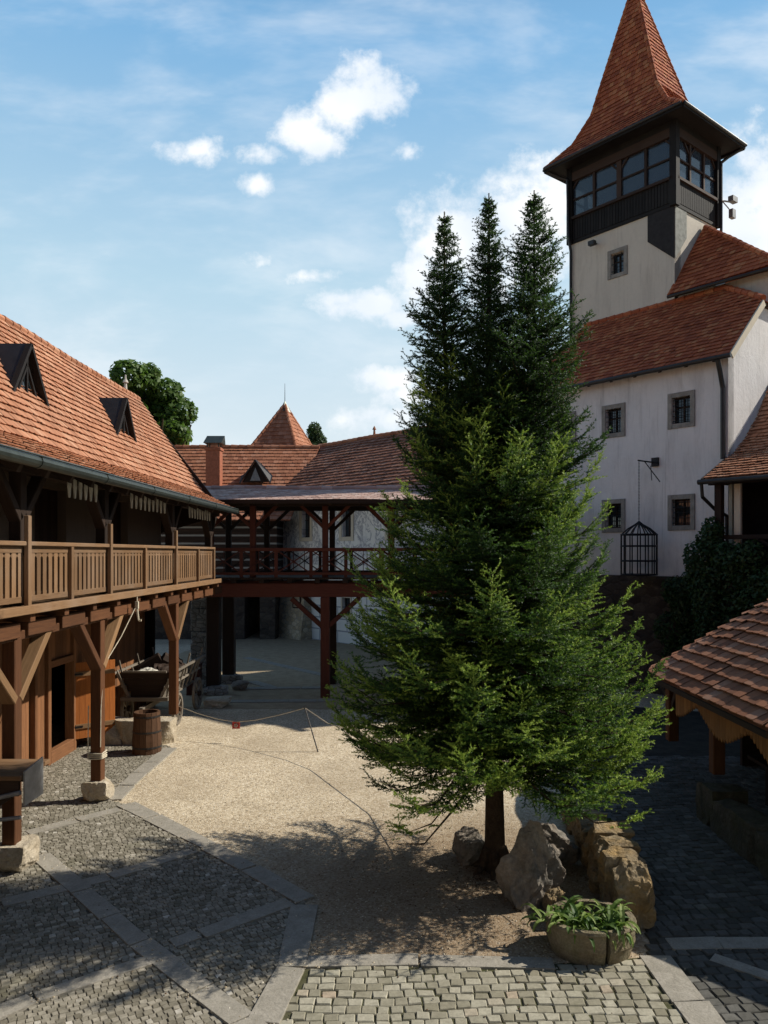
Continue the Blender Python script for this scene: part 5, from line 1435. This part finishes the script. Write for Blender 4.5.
def mr(v, a, b, c, d, it='SMOOTHSTEP'):
    x = nn('ShaderNodeMapRange', interpolation_type=it); L_.new(v, x.inputs[0])
    for i, q in enumerate((a, b, c, d)): x.inputs[i+1].default_value = q
    return x.outputs[0]
sky = nn('ShaderNodeTexSky', sky_type='NISHITA'); sky.sun_disc = False; sky.sun_elevation = ELEV
sky.sun_rotation = math.atan2(az_v.x, az_v.y); sky.air_density = 1.0; sky.dust_density = .7; sky.ozone_density = 2.5
bg = nn('ShaderNodeBackground'); bg.inputs[1].default_value = .08
L_.new(sky.outputs[0], bg.inputs[0])
tcn = nn('ShaderNodeTexCoord'); sp = nn('ShaderNodeSeparateXYZ'); L_.new(tcn.outputs['Generated'], sp.inputs[0])
yy = ma('MAXIMUM', sp.outputs[1], .05); u_ = ma('DIVIDE', sp.outputs[0], yy); v_ = ma('DIVIDE', sp.outputs[2], yy)
cb = nn('ShaderNodeCombineXYZ'); L_.new(u_, cb.inputs[0]); L_.new(v_, cb.inputs[1])
n1 = nn('ShaderNodeTexNoise'); L_.new(cb.outputs[0], n1.inputs['Vector']); n1.inputs['Scale'].default_value = 21; n1.inputs['Detail'].default_value = 6; n1.inputs['Roughness'].default_value = .62
n2 = nn('ShaderNodeTexNoise'); L_.new(cb.outputs[0], n2.inputs['Vector']); n2.inputs['Scale'].default_value = 7; n2.inputs['Detail'].default_value = 2
blobs = [(368,92,50,42,1),(338,105,36,36,1),(305,128,38,32,1),(320,145,34,22,1),(255,185,26,16,.85),(195,150,40,15,.7),(250,155,50,12,.6),(365,305,58,22,1),(345,298,40,16,.9),(400,318,34,14,.8),
         (385,380,50,20,1),(405,395,40,16,.9),(470,250,84,74,1.15),(435,285,56,42,1.05),(530,225,70,80,1.15),(560,200,50,60,.8),(410,150,18,10,.5),(310,276,32,9,.55),(262,264,18,10,.55),
         (770,215,70,100,1.05),(740,225,55,80,1),(830,260,120,130,1.1),(390,420,70,18,.6)]
fld = None
for (px, py, sx, sy, k) in blobs:
    a = ma('DIVIDE', ma('SUBTRACT', u_, (px-CX)/F), sx/F); b = ma('DIVIDE', ma('SUBTRACT', v_, (CY-py)/F), sy/F)
    d = ma('SQRT', ma('ADD', ma('MULTIPLY', a, a), ma('MULTIPLY', b, b)))
    f = ma('MULTIPLY', ma('SUBTRACT', 1.0, d), k)
    fld = f if fld is None else ma('MAXIMUM', fld, f)
den = ma('ADD', ma('MULTIPLY', fld, 1.25), ma('MULTIPLY', ma('SUBTRACT', n1.outputs['Fac'], .5), 2.6))
den = mr(den, -.12, 1.0, 0, 1)
# thin cirrus veil
mp = nn('ShaderNodeMapping'); L_.new(cb.outputs[0], mp.inputs[0]); mp.inputs['Scale'].default_value = (1.6, 4.2, 1); mp.inputs['Rotation'].default_value = (0, 0, .35)
n3 = nn('ShaderNodeTexNoise'); L_.new(mp.outputs[0], n3.inputs['Vector']); n3.inputs['Scale'].default_value = 2.4; n3.inputs['Detail'].default_value = 5; n3.inputs['Roughness'].default_value = .6; n3.inputs['Distortion'].default_value = .15
veil = mr(n3.outputs['Fac'], .40, .78, 0, .42)
den = ma('MAXIMUM', den, veil)
den = ma('MULTIPLY', ma('MULTIPLY', den, .95), mr(sp.outputs[1], .0, .3, 0, 1))
cl = nn('ShaderNodeBackground'); cl.inputs[1].default_value = 1.12
shade = nn('ShaderNodeMix', data_type='RGBA'); L_.new(mr(n2.outputs['Fac'], .4, .65, 0, 1), shade.inputs[0]); shade.inputs[6].default_value = (.80, .86, .93, 1); shade.inputs[7].default_value = (1.0, 1.0, 1.0, 1); L_.new(shade.outputs[2], cl.inputs[0])
mx = nn('ShaderNodeMixShader'); L_.new(den, mx.inputs[0]); L_.new(bg.outputs[0], mx.inputs[1]); L_.new(cl.outputs[0], mx.inputs[2])
hz = nn('ShaderNodeBackground'); hz.inputs[1].default_value = 1.0
zr = nn('ShaderNodeValToRGB'); L_.new(sp.outputs[2], zr.inputs[0]); e_ = zr.color_ramp.elements
while len(e_) < 5: e_.new(.5)
for i, (p_, c_) in enumerate(((0, (.80, .93, 1, 1)), (.14, (.82, .94, 1, 1)), (.32, (.57, .81, .96, 1)), (.55, (.25, .54, .87, 1)), (.8, (.06, .17, .38, 1)))): e_[i].position = p_; e_[i].color = c_
L_.new(zr.outputs[0], hz.inputs[0])
front = mr(sp.outputs[1], -.40, .25, 0, 1)
mh = nn('ShaderNodeMixShader'); L_.new(ma('MULTIPLY', front, .82), mh.inputs[0]); L_.new(bg.outputs[0], mh.inputs[1]); L_.new(hz.outputs[0], mh.inputs[2]); L_.new(mh.outputs[0], mx.inputs[1])
ow = nn('ShaderNodeOutputWorld'); L_.new(mx.outputs[0], ow.inputs[0])

cam = bpy.data.cameras.new('camera'); co_ = bpy.data.objects.new('camera', cam); C.objects.link(co_)
co_.location = (0, 0, CAMZ); co_.rotation_euler = (math.radians(90), 0, 0)
cam.sensor_fit = 'VERTICAL'; cam.sensor_height = 36; cam.lens = F/1024*36
cam.shift_x = -16/1024; cam.shift_y = 41/1024; cam.clip_end = 3000
scene.camera = co_
scene.view_settings.view_transform = 'Standard'; scene.view_settings.look = 'None'; scene.view_settings.exposure = 0; scene.view_settings.gamma = 1
scene.cycles.max_bounces = 5; scene.cycles.diffuse_bounces = 1; scene.cycles.glossy_bounces = 2; scene.cycles.transparent_max_bounces = 6
wd.cycles.sampling_method = 'MANUAL'; wd.cycles.sample_map_resolution = 256
